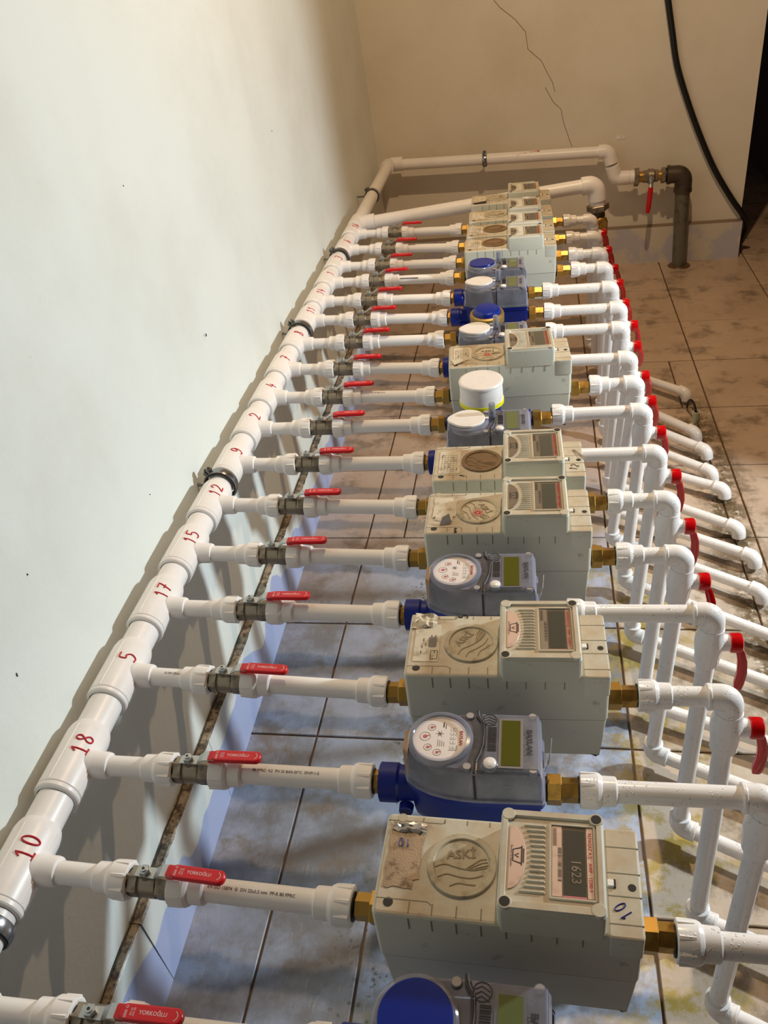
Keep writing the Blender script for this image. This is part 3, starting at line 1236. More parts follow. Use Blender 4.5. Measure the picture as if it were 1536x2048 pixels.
def union_mesh(d):
    mb = MB()
    if d < 0:      # left of a box: small nut on the pipe side then a wide one against the housing
        mb.lathe((-.0345, 0, 0), (1, 0, 0), [(0, .0130), (.0008, .0137), (.0165, .0137)], 6, 'brass', rot=.15)
        mb.lathe((-.0185, 0, 0), (1, 0, 0), [(0, .0165), (.001, .0172), (.013, .0172), (.014, .0160)], 6, 'brass', rot=.35)
        mb.lathe((-.006, 0, 0), (1, 0, 0), [(0, .0138), (.012, .0138)], 20, 'rubber')
    else:
        mb.lathe((-.006, 0, 0), (1, 0, 0), [(0, .0138), (.012, .0138)], 20, 'rubber')
        mb.lathe((.0045, 0, 0), (1, 0, 0), [(0, .0160), (.001, .0172), (.0155, .0172), (.0165, .0160)], 6, 'brass', rot=.3)
        mb.lathe((.0205, 0, 0), (1, 0, 0), [(0, .0137), (.0185, .0137), (.0195, .0128)], 6, 'brass', rot=.12)
    return mb.mesh('union_nut')


UNL, UNR = union_mesh(-1), union_mesh(1)

MED = {}


def medallion(e, style, rot):
    cx, cy, z = .078, .0015, .147
    k = MB()
    ringmat = {'plain': 'ring', 'dusty': 'dusty', 'red': 'ring', 'faint': 'ring'}[style]
    k.lathe((cx, cy, z - .001), (0, 0, 1), [(0, .0325), (.0030, .0325), (.0038, .0318), (.0038, .0268), (.0030, .0260), (.0015, .0256)], 44, ringmat, cap=False)
    r = k.obj('medallion', e)
    k = MB()
    k.lathe((cx, cy, z - .0005), (0, 0, 1), [(0, .0262), (.0014, .0262)], 44, {'plain': 'ring', 'dusty': 'dusty', 'red': 'paper', 'faint': 'ring'}[style])
    k.obj('medallion_face', e)
    zz = z + .0009
    ca, sa = cos(rot), sin(rot)

    def T(x, y):
        return (cx + x * ca - y * sa, cy + x * sa + y * ca)
    k = MB()
    for ln in ([(-.025, -.001), (-.016, .0015), (-.006, -.002), (.003, -.0045), (.012, -.0055), (.0235, -.0035)],
               [(-.0225, -.011), (-.014, -.0085), (-.004, -.0115), (.008, -.0135), (.019, -.011)],
               [(-.012, -.0205), (-.004, -.018), (.004, -.0195), (.012, -.0205)],
               [(.004, -.004), (.011, .0005), (.018, .0045), (.0235, .005)],
               [(.006, -.0045), (.013, -.001), (.020, .0015), (.0245, .0015)],
               [(.009, -.005), (.016, -.003), (.025, -.001)]):
        k.strip([T(*p) for p in smooth_line(ln, 4)], .0010, zz - .0003, .0009, 'ridge' if style != 'dusty' else 'dusty')
    k.obj('wave_relief', r)
    if style in ('plain', 'red'):
        q = T(0, .0105)
        text('embossed_lettering', 'ASKİ', .0125, flat(q[0], q[1], zz + .0006, rot), 'ridge', r, .0002)
    if style == 'red':
        k = MB()
        k.prism(circle(cx - .001, cy - .006, .0085, 24), zz, zz + .0007, 0, 'pinklabel')
        for a in range(10):
            t = a * 2 * pi / 10
            k.strip([(cx - .001 + .002 * cos(t), cy - .006 + .002 * sin(t)), (cx - .001 + .0075 * cos(t + .5), cy - .006 + .0075 * sin(t + .5))], .0013, zz + .0007, .0002, 'inkred')
        k.obj('red_emblem', r)


def table_label(e, x0, x1, y0, y1, tilt=0, lines=True):
    k = MB()
    k.prism(rrect(x0, x1, y0, y1, .002, 3), .1469, .1476, 0, 'paper')
    o = k.obj('label', e)
    k = MB()
    if lines:
        for j in range(6):
            x = x0 + .004 + (x1 - x0 - .010) * j / 5
            k.strip([(x, y0 + .004), (x, y1 - .012)], .0004, .1476, .0002, 'print')
        for j in range(9):
            y = y0 + .004 + (y1 - y0 - .016) * j / 8
            k.strip([(x0 + .004, y), (x1 - .006, y)], .0004, .1476, .0002, 'print')
    for j in range(7):
        y = y0 + .006 + rnd.random() * (y1 - y0 - .012)
        x = x0 + .004 + rnd.random() * (x1 - x0 - .008)
        k.strip([(x, y), (x, y + .005)], .0009, .1476, .0002, 'dark')
    k.obj('label_print', o)
    return o


def crumple(name, e, cx, cy, w, h, mat, seed, amp=.003, z=.1475):
    r = random.Random(seed)
    k = MB()
    kk = k.mat(mat)
    n = 7
    ids = {}
    for a in range(n + 1):
        for b in range(n + 1):
            x = cx + (a / n - .5) * w + r.uniform(-.001, .001) * 1.4
            y = cy + (b / n - .5) * h + r.uniform(-.001, .001) * 1.4
            zz = z + r.random() * amp * (1 if 0 < a < n and 0 < b < n else .3)
            ids[a, b] = k.addv((x, y, zz))
    for a in range(n):
        for b in range(n):
            if (a in (0, n - 1) and b in (0, n - 1)) and r.random() < .7:
                continue
            k.f.append((ids[a, b], ids[a + 1, b], ids[a + 1, b + 1], ids[a, b + 1])); k.mi.append(kk)
    return k.obj(name, e, sharp=10)


def boxed_meter(mark, xb, y, rz, label, style, rot):
    e = empty('water_meter', (xb + .0335, y, Z - .060), label, 'water meter', 'boxed electronic water meters', rz)
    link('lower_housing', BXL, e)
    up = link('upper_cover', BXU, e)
    link('groove_lines', BXG, up)
    for h_ in HOLES_TOP:
        link('screw_hole', h_, up)
    link('plug_disc', DISC, up)
    medallion(e, style, rot)
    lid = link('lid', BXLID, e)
    link('cooling_ribs', BXR, lid)
    for h_ in LIDH:
        link('screw_recess', h_, lid)
    lg = link('logo_sticker', BXLG if mark in ('10', '5') else BXLG2, lid)
    link('logo_mark', BXLM, lid)
    link('window_frame', BXW, lid)
    link('window_pane', BXP, lid)
    link('display', BXC, lid)
    link('window_label', BXWL if mark in ('10',) else BXWL2, lid)
    k = MB()
    k.prism(rrect(.2090, .2150, -.0075, -.0005, .0008, 2), .147, .1505, .0008, 'white', 1)
    k.box(.2145, .2165, -.0078, -.0002, .1475, .1500, 'hole')
    k.obj('seal_slot', e)
    o = link('union_nut', UNL, e, (0, 0, .060))
    o = link('union_nut', UNR, e, (BW, 0, .060))
    text('label_lettering', 'ALFAGAZ A.Ş.   AWP - 12200-9', .0042, flat(.1935, -.001, .1752, -pi / 2), 'inkred', lid, .00005)
    if mark == '10':
        text('display_digits', '1623', .0120, flat(.1810, -.012, .1752, -pi / 2), 'lcddark', lid, .0001)
    text('label_lettering', 'Remote Su Sayaçları', .0026, flat(.1245, -.002, .17585, pi / 2 + pi), 'dark', lid)
    return e


# --- blue bodied meter with a clear cover -----------------------------
OUT = [(.182, -.045), (.184, -.042), (.184, .034), (.181, .038), (.113, .0392), (.098, .0385), (.080, .0365), (.064, .0315), (.050, .0250), (.0375, .0165),
       (.0355, .012), (.0350, -.016), (.0375, -.0235), (.050, -.0325), (.064, -.039), (.080, -.0430), (.098, -.0452), (.113, -.0460)]


def bay_body():
    mb = MB()
    ins = inset(OUT, .0025)
    low = [(.5 * .11 + .5 * x if False else x, y * .80 - .001) for x, y in ins]
    k = mb.mat('blue')
    lv = []
    for z, s in ((.018, .55), (.030, .80), (.045, .95), (.096, 1.0)):
        lv.append([mb.addv(((x - .112) * (.90 + .10 * s) + .112, y * s, z)) for x, y in ins])
    for a, b in zip(lv, lv[1:]):
        mb.ring_faces(a, b, k)
    mb.f.append(tuple(reversed(lv[0]))); mb.mi.append(k)
    mb.f.append(tuple(lv[-1])); mb.mi.append(k)
    # rim flange
    mb.prism(inset(OUT, -.0012), .088, .096, .001, 'blue', 1)
    # inlet neck with its boss
    mb.lathe((-.0015, 0, .060), (1, 0, 0), [(0, .0205), (.001, .0225), (.021, .0225), (.024, .0205), (.055, .0195)], 32, 'blue')
    mb.lathe((.030, -.019, .045), (0, -1, 0), [(0, .0085), (.009, .0080), (.010, .0070)], 18, 'blue')
    mb.lathe((.030, -.0285, .045), (0, -1, 0), [(0, .004), (.0006, .004)], 12, 'hole')
    mb.lathe((.150, 0, .060), (1, 0, 0), [(0, .0195), (.036, .0165)], 24, 'blue')
    return mb.mesh('brass_body')


def bay_cover():
    mb = MB()
    k = mb.mat('clear')
    flare = inset(OUT, -.0022)
    lv = []
    for z, pts in ((.096, flare), (.100, flare), (.101, OUT), (.132, inset(OUT, .0012)), (.138, inset(OUT, .003)), (.1405, inset(OUT, .006))):
        lv.append([mb.addv((*p, z)) for p in pts])
    for a, b in zip(lv, lv[1:]):
        mb.ring_faces(a, b, k)
    mb.f.append(tuple(lv[-1])); mb.mi.append(k)
    # dome ring over the register
    mb.lathe((.074, -.001, .139), (0, 0, 1), [(0, .0365), (.0045, .0355), (.006, .0335), (.0065, .0300), (.0055, .0290)], 44, 'clear', cap=False)
    # bulged electronics half
    mb.prism([(.118, -.040), (.180, -.040), (.180, .034), (.1165, .034), (.122, .018), (.122, -.016)], .139, .1435, .002, 'clear', 2)
    return mb.mesh('clear_cover')


def bay_split():
    mb = MB()
    pts = [(.1125, .0385), (.1135, .030), (.1185, .022), (.1195, .008), (.1190, -.008), (.1155, -.022), (.1125, -.030), (.1125, -.045)]
    mb.strip(pts, .0020, .1406, .0030, 'dark')
    mb.strip([(x + .0022, y) for x, y in pts], .0010, .1406, .0034, 'clear')
    mb.box(.1112, .1138, -.0472, -.0455, .098, .138, 'dark')
    return mb.mesh('cover_joint')


def bay_inside():
    mb = MB()
    mb.prism(inset(OUT, .0045), .097, .104, 0, 'board')
    mb.prism([(.122, -.036), (.177, -.036), (.177, .031), (.122, .031)], .104, .1375, .001, 'board', 1)
    mb.lathe((.074, -.001, .100), (0, 0, 1), [(0, .0325), (.030, .0325)], 40, 'board')
    for q in range(3):
        mb.box(.128, .172, -.0415, -.0400, .106 + q * .009, .109 + q * .009, 'lcdpale')
    return mb.mesh('inner_housing')


def bay_dial():
    mb = MB()
    mb.lathe((.074, -.001, .128), (0, 0, 1), [(0, .0300), (.0138, .0300)], 44, 'dial')
    return mb.mesh('register_dial')


def bay_dialprint():
    mb = MB()
    z = .1418
    cx, cy = .074, -.001

    def st(pts, w, m, h=.0002):
        mb.strip([(cx + x, cy + y) for x, y in pts], w, z, h, m)
    # the dial reads with its top to the right, away from the inlet
    for j in range(5):
        y = -.0135 + j * .0060
        mb.prism(rrect(cx + .0110, cx + .0175, cy + y, cy + y + .0045, .0005, 2), z, z + .0002, 0, 'white')
        st([(.0115, y + .0005), (.0170, y + .0005), (.0170, y + .0038), (.0115, y + .0038), (.0115, y + .0005)], .0006, 'dark')
        st([(.0142, y + .0010), (.0142, y + .0034)], .0009, 'dark')
    st([(.0100, -.0155), (.0185, -.0155), (.0185, -.0090)], .0005, 'dark')
    for a in range(6):
        t = a * pi / 3
        mb.prism([(cx - .0005 + .0048 * cos(t + d) * s, cy + .006 + .0048 * sin(t + d) * s) for d, s in ((-.25, .35), (0, 1), (.25, .35))] +
                 [(cx - .0005, cy + .006)], z, z + .0002, 0, 'dark')
    for x, y, r in ((-.010, .0145, .0042), (-.0165, .002, .0058), (-.0125, -.0125, .0042), (-.002, -.0190, .0042)):
        c = circle(cx + x, cy + y, r, 20)
        c.append(c[0])
        mb.strip(c, .0004, z, .0002, 'print')
        mb.prism(circle(cx + x, cy + y, r * .45, 14), z, z + .0002, 0, 'pink')
        mb.strip([(cx + x, cy + y), (cx + x + r * .8, cy + y + r * .3)], .0009, z + .0002, .0002, 'pink')
    for j in range(4):
        st([(-.002 + j * .0022, -.011), (-.002 + j * .0022, -.002 - j * .001)], .0005, 'print')
    st([(.003, .015), (.003, .022)], .0012, 'dark')
    st([(.0055, .013), (.0055, .020)], .0006, 'dark')
    return mb.mesh('dial_print')


def bay_lcd(m):
    mb = MB()
    mb.box(.1375, .1635, -.0385, .0275, .1420, .1440, 'board')
    mb.box(.1405, .1605, -.0355, .0245, .1438, .1444, m)
    return mb.mesh('display')


def bay_marks():
    mb = MB()
    z = .1437
    c = circle(.1270, .0250, .0078, 24)
    c.append(c[0])
    mb.strip(c, .0009, z, .0003, 'dark')
    for dy in (-.005, -.001, .003):
        mb.strip([(.1205, .0235 + dy), (.1265, .0265 + dy), (.1335, .0225 + dy)], .0007, z, .0003, 'dark')
    for q in range(16):
        y = -.017 + q * .0021
        mb.box(.1255, .1350, y, y + rnd.choice((.0005, .0010, .0014)), z, z + .0003, 'dark')
    mb.strip([(.1225, -.012), (.1225, .010)], .0005, z, .0003, 'dark')
    return mb.mesh('emblem_and_barcode')


def bay_screws():
    out = []
    for x, y in ((.1050, .0315), (.1735, .0325), (.1050, -.0370), (.1735, -.0385)):
        mb = MB()
        mb.lathe((x, y, .137), (0, 0, 1), [(0, .0050), (.0050, .0050), (.0058, .0044)], 20, 'clear')
        mb.lathe((x, y, .1424), (0, 0, 1), [(0, .0042), (.0006, .0040)], 20, 'screwgrey')
        out.append(mb.mesh('cover_screw'))
    return out


BB, BCV, BSP, BIN, BDI, BDP, BLO, BLP, BMK, BSC = (bay_body(), bay_cover(), bay_split(), bay_inside(), bay_dial(), bay_dialprint(),
                                                  bay_lcd('lcd'), bay_lcd('lcdpale'), bay_marks(), bay_screws())
mbt = MB().lathe((.1290, -.0340, .1405), (0, 0, 1), [(0, .0085), (.0035, .0085), (.0045, .0072)], 28, 'clear')
mbt.lathe((.1290, -.0340, .1440), (0, 0, 1), [(0, .0070), (.0028, .0066), (.0040, .0050), (.0045, .0025)], 28, 'white')
BBT = mbt.mesh('push_button')


def union_small():
    mb = MB()
    mb.lathe((-.012, 0, 0), (1, 0, 0), [(0, .0128), (.0010, .0135), (.0125, .0135)], 6, 'brass', rot=.1)
    mb.lathe((-.004, 0, 0), (1, 0, 0), [(0, .0125), (.005, .0125)], 20, 'brass')
    return mb.mesh('union_nut')


UNS = union_small()


def clear_meter(mark, xb, y, rz, label, top):
    e = empty('water_meter', (xb + .0095, y, Z - .060), label, 'water meter', 'blue bodied water meters with clear covers', rz)
    link('meter_body', BB, e)
    cv = link('clear_cover', BCV, e)
    link('cover_joint', BSP, cv)
    for h_ in BSC:
        link('cover_screw', h_, cv)
    ins = link('inner_housing', BIN, e)
    d = link('register_dial', BDI, e)
    if top == 'dial':
        link('dial_print', BDP, d)
        text('dial_lettering', 'BAYLAN', .0052, flat(.0965, .000, .1421, -pi / 2), 'inkred', d, .0001)
        k = MB()
        k.prism([(.0345, -.018), (.040, -.022), (.040, .010), (.0345, .008)], .100, .1425, .001, 'card', 1)
        k.obj('side_flap', e)
    else:
        k = MB()
        m = 'white' if top == 'white' else 'bluecap'
        zb = .150 if top == 'white' else .150
        if mark in ('', ):
            zb = .146
        c = [(.074 + .0315 * cos(t) * (1.0), -.001 + .0315 * sin(t)) for t in [2 * pi * q / 44 for q in range(44)]]
        if top == 'white':   # oval cap drawn to a point on the left
            c = []
            for q in range(44):
                t = 2 * pi * q / 44
                r = .0300 + (.0065 * max(0, cos(t - pi)) ** 10)
                c.append((.074 + r * cos(t), -.001 + r * sin(t)))
        k.prism(c, zb - .004, zb, .0012, m, 2)
        cap = k.obj('register_cap', e)
        if top == 'white':
            k = MB()
            k.prism(rrect(.104, .110, -.004, .002, .0008, 2), zb - .003, zb - .001, .0005, 'white', 1)
            k.obj('cap_hinge', e)
        k = MB()
        k.lathe((.074, -.001, .138), (0, 0, 1), [(0, .0345), (zb - .146, .0340), (zb - .142, .0320)], 40, 'clear', cap=False)
        k.obj('cover_collar', e)
        if mark in ('9', '7', '14', '11'):
            k = MB()
            k.lathe((.1160, .012, .138), (0, 0, 1), [(0, .0062), (.030, .0058), (.031, .0050)], 20, 'clear')
            k.obj('clear_pin', e)
    link('display', BLO if top == 'dial' else BLP, e)
    link('emblem_and_barcode', BMK, e)
    link('push_button', BBT, e)
    text('brand_lettering', 'BAYLAN', .0088, flat(.1695, -.004, .1446, -pi / 2), 'dark', e, .0002)
    link('union_nut', UNS, e, (-.001, 0, .060))
    link('union_nut', UNR, e, (.1835, 0, .060))
    if mark in ('18', '17'):
        k = MB()
        s_ = .7 if mark == '17' else 1.0
        k.v = []
        kk = k.mat('white')
        p = [(.190, .002, .098), (.1915, .002 - .006, .120), (.1935, .016, .128), (.193, .024, .104), (.190, .012, .096)]
        p = [(x, y_, .098 + (z_ - .098) * s_) for x, y_, z_ in p]
        a = [k.addv(q) for q in p]; b = [k.addv((q[0] + .0006, q[1], q[2])) for q in p]
        k.f += [tuple(a), tuple(reversed(b))]; k.mi += [kk, kk]
        k.ring_faces(a, b, kk)
        k.strip([(.1922, .004), (.1928, .014)], .0006, .116, .0006, 'dark')
        k.tube([(.186, .004, .085), (.189, .004, .095), (.1905, .006, .104)], .0008, 6, 'white')
        k.obj('paper_tag', e)
    return e


def round_meter(xb, y, rz, label):
    e = empty('water_meter', (xb + .0095, y, Z - .060), label, 'water meter', None, rz)
    k = MB()
    k.lathe((.0225, 0, .060), (1, 0, 0), [(0, .0150), (.004, .0165), (.141, .0165), (.145, .0195), (.161, .0195), (.162, .018)], 28, 'blue')
    k.lathe((.092, 0, .030), (0, 0, 1), [(0, .026), (.006, .034), (.040, .036), (.073, .0365)], 36, 'blue')
    k.obj('meter_body', e)
    k = MB()
    k.lathe((.092, 0, .1030), (0, 0, 1), [(0, .0412), (.001, .0425), (.008, .0425), (.009, .0412)], 44, 'yellow')
    k.obj('yellow_band', e)
    k = MB()
    k.lathe((.092, 0, .1115), (0, 0, 1), [(0, .0412), (.030, .0402), (.032, .0398)], 44, 'white')
    b = k.obj('register_housing', e)
    k = MB()
    k.lathe((.092, 0, .1430), (0, 0, 1), [(0, .0396), (.0012, .0418), (.0055, .0422), (.0078, .0408), (.0085, .038)], 44, 'white')
    l_ = k.obj('hinged_cap', e)
    k = MB()
    k.strip([(.086, .010), (.100, .010), (.100, -.004), (.088, -.004), (.088, -.014), (.098, -.014)], .0008, .1513, .0004, 'white')
    k.obj('embossed_mark', l_)
    link('union_nut', UNL, e, (.0235, 0, .060))
    link('union_nut', UNR, e, (.1835, 0, .060))
    return e


def dome_meter(xb, y, rz, label):
    e = empty('water_meter', (xb + .0095, y, Z - .060), label, 'water meter', None, rz)
    k = MB()
    k.lathe((.0225, 0, .060), (1, 0, 0), [(0, .0150), (.004, .0165), (.141, .0165), (.145, .0195), (.161, .0195), (.162, .018)], 28, 'blue')
    k.lathe((.092, 0, .030), (0, 0, 1), [(0, .026), (.006, .033), (.070, .036)], 36, 'blue')
    k.obj('meter_body', e)
    ax = Vector((0, -.10, 1)).normalized()
    k = MB()
    k.lathe((.092, 0, .097), ax, [(0, .0375), (.001, .0390), (.018, .0395), (.022, .0385), (.024, .0330), (.022, .0310)], 44, 'oldbrass', cap=False)
    k.obj('brass_ring', e)
    k = MB()
    k.lathe((.092, 0, .097), ax, [(.010, .0320), (.026, .0312), (.032, .0290), (.0345, .0250), (.0355, .018), (.036, .006)], 44, 'bluecap')
    k.obj('blue_lid', e)
    link('union_nut', UNL, e, (.0235, 0, .060))
    link('union_nut', UNR, e, (.1835, 0, .060))
    return e


LAB = {
    '': 'blue capped water meter with clear cover, cut by the bottom edge of the picture',
    '10': 'large beige boxed water meter nearest the bottom, with torn foil sticker and blue handwritten 10',
    '18': 'blue water meter with clear cover and open dial between the two nearest beige boxed meters',
    '5': 'beige boxed water meter with a black handwritten 5 and a crumpled paper sticker',
    '17': 'blue water meter with clear cover and open dial behind the beige box marked 5',
    '15': 'beige boxed water meter with red emblem and half peeled sticker, before a box marked twelve',
    '12': 'beige boxed water meter with brown dusty medallion and a handwritten 12 on its right end',
    '9': 'water meter with clear cover and white oval cap before the white and yellow cylinder',
    '2': 'round white water meter with a yellow band around its base',
    '4': 'beige boxed water meter standing alone behind the white and yellow cylinder meter',
    '7': 'water meter with white oval cap half hidden behind the single beige box in the middle',
    '8': 'blue water meter with a brass ring and blue domed lid',
    '11': 'blue bodied water meter with clear cover and white round cap behind the brass ringed one',
    '14': 'water meter with clear cover and blue round cap before the four far boxes',
    '1': 'beige boxed water meter, frontmost of the four far boxes',
    '3': 'beige boxed water meter, second from the front of the four far boxes',
    '6': 'beige boxed water meter, third from the front of the four far boxes, brown with dust',
    '16': 'beige boxed water meter farthest back, near the back wall pipes',
}
STY = {'10': ('plain', 0.12), '5': ('plain', radians(52)), '15': ('red', radians(-60)), '12': ('dusty', radians(-30)), '4': ('red', 0),
       '1': ('dusty', 0), '3': ('dusty', .5), '6': ('faint', 0), '16': ('faint', .8)}
TOPK = {'': 'blue', '18': 'dial', '17': 'dial', '9': 'white', '7': 'white', '11': 'white', '14': 'blue'}
XR = {}     # where the outlet adapter starts
for i, (mark, yl, yb, yr, xe, kind) in enumerate(ROWS):
    xb = xbf(yb)
    if kind == 'box':
        xr = xb + .0335 + BW + .0405
        if mark == '10':
            xb += .0035
    else:
        xr = xb + .0095 + .1835 + .0405
    rz = atan2(yr - yb, xe - xb) * .9
    XR[mark] = xr
    if kind == 'box':
        st, rot = STY[mark]
        e = boxed_meter(mark, xb, yb, rz, LAB[mark], st, rot)
        if mark == '10':
            crumple('sticker_residue', e, .0235, .006, .032, .064, 'residue', 3, .0007)
            crumple('foil_sticker', e, .024, .036, .032, .012, 'foil', 5, .0045)
            marker('ink_number', '10', .0085, lambda u, v: flat(.021, .019, .1492, pi)(u, v), 'inkblue', e, .0005)
            marker('ink_number', '10', .0110, lambda u, v: flat(.2215, -.0285, .1485, radians(125))(u, v), 'inkblue', e, .0006)
        if mark == '5':
            lb = table_label(e, .009, .040, -.030, .034, lines=False)
            crumple('torn_paper', e, .018, .040, .032, .026, 'paper', 9, .007)
            marker('ink_number', '5', .0120, lambda u, v: flat(.0665, .0495, .1475, radians(80))(u, v), 'dark', e, .0008)
            k = MB()
            k.strip([(.030, -.026), (.038, -.026), (.038, -.012), (.030, -.012), (.030, -.026)], .0007, .1478, .0002, 'dark')
            k.prism(rrect(.026, .036, -.006, .012, .003, 3), .1477, .1479, 0, 'print')
            k.obj('label_print', lb)
        if mark == '15':
            crumple('peeled_sticker', e, .028, .008, .034, .060, 'paper', 12, .0012)
            k = MB()
            k.quad([(.022, -.034, .148), (.040, -.030, .149), (.036, -.018, .158), (.026, -.022, .154)], 'print')
            k.obj('curled_corner', e)
            marker('ink_number', 'S', .0090, lambda u, v: flat(.046, -.045, .1475, pi)(u, v), 'dark', e, .0007)
        if mark == '12':
            table_label(e, .010, .044, -.032, .034)
            marker('ink_number', '12', .0120, lambda u, v: flat(.2225, -.0265, .1485, radians(70))(u, v), 'dark', e, .0005)
            k = MB()
            k.quad([(.222, .024, .1485), (.226, .026, .1487), (.2425, -.006, .152), (.238, -.008, .149)], 'foil')
            k.obj('foil_scrap', e)
            marker('ink_number', '1', .0090, lambda u, v: flat(.048, -.040, .1475, radians(60))(u, v), 'dark', e, .0006)
        if mark == '4':
            table_label(e, .010, .046, -.022, .038)
            k = MB()
            k.quad([(.004, -.014, .148), (.012, -.046, .150), (.052, -.012, .151), (.030, -.026, .154)], 'paper')
            k.obj('curled_corner', e)
        if mark in ('1', '3', '6', '16'):
            table_label(e, .010, .044, -.030, .034, lines=(mark in ('1', '3')))
        if mark == '16':
            k = MB()
            k.quad([(.004, -.034, .148), (.010, -.046, .149), (.044, -.046, .149), (.050, -.036, .153)], 'dark')
            k.obj('curled_corner', e)
        if mark == '6':
            k = MB()
            k.prism([(.168 + .012 * cos(t), .047 - .010 * sin(t)) for t in [pi * q / 10 for q in range(11)]], .174, .178, .001, 'white', 1)
            k.obj('seal_tab', e)
    elif kind == 'baylan':
        clear_meter(mark, xb, yb, rz, LAB[mark], TOPK[mark])
    elif kind == 'round':
        round_meter(xb, yb, rz, LAB[mark])
    else:
        dome_meter(xb, yb, rz, LAB[mark])

# ------------------------------------------------------------------ outlets: pipe, elbow, riser valve, riser, floor pipe


def arc(p, a, b, r, n=8):
    """rounded corner at p coming from direction -a and leaving along b"""
    p, a, b = Vector(p), Vector(a).normalized(), Vector(b).normalized()
    c = p - a * r + b * r
    out = []
    for i in range(n + 1):
        t = i / n * pi / 2
        out.append(c - b * r * cos(t) + a * r * sin(t))
    return out


def elbow(mb, p, a, b, mat='wet', R_=.0163, r=.0125, leg=.018):
    """p: axis corner; a: incoming direction, b: outgoing direction"""
    p, a, b = Vector(p), Vector(a).normalized(), Vector(b).normalized()
    cr = .013
    pts = [p - a * (leg + .010), p - a * (cr + .0008)] + arc(p, a, b, cr, 8) + [p + b * (cr + .0008), p + b * (leg + .010)]
    mb.tube(pts, R_, 26, mat)
    for q, d in ((p - a * (leg + .010), a), (p + b * (leg + .010), -b)):
        mb.lathe(q - d * .0012, d, [(0, R_ - .0022), (.0012, R_ + .0004), (.004, R_ + .0006), (.0052, R_)], 26, mat)


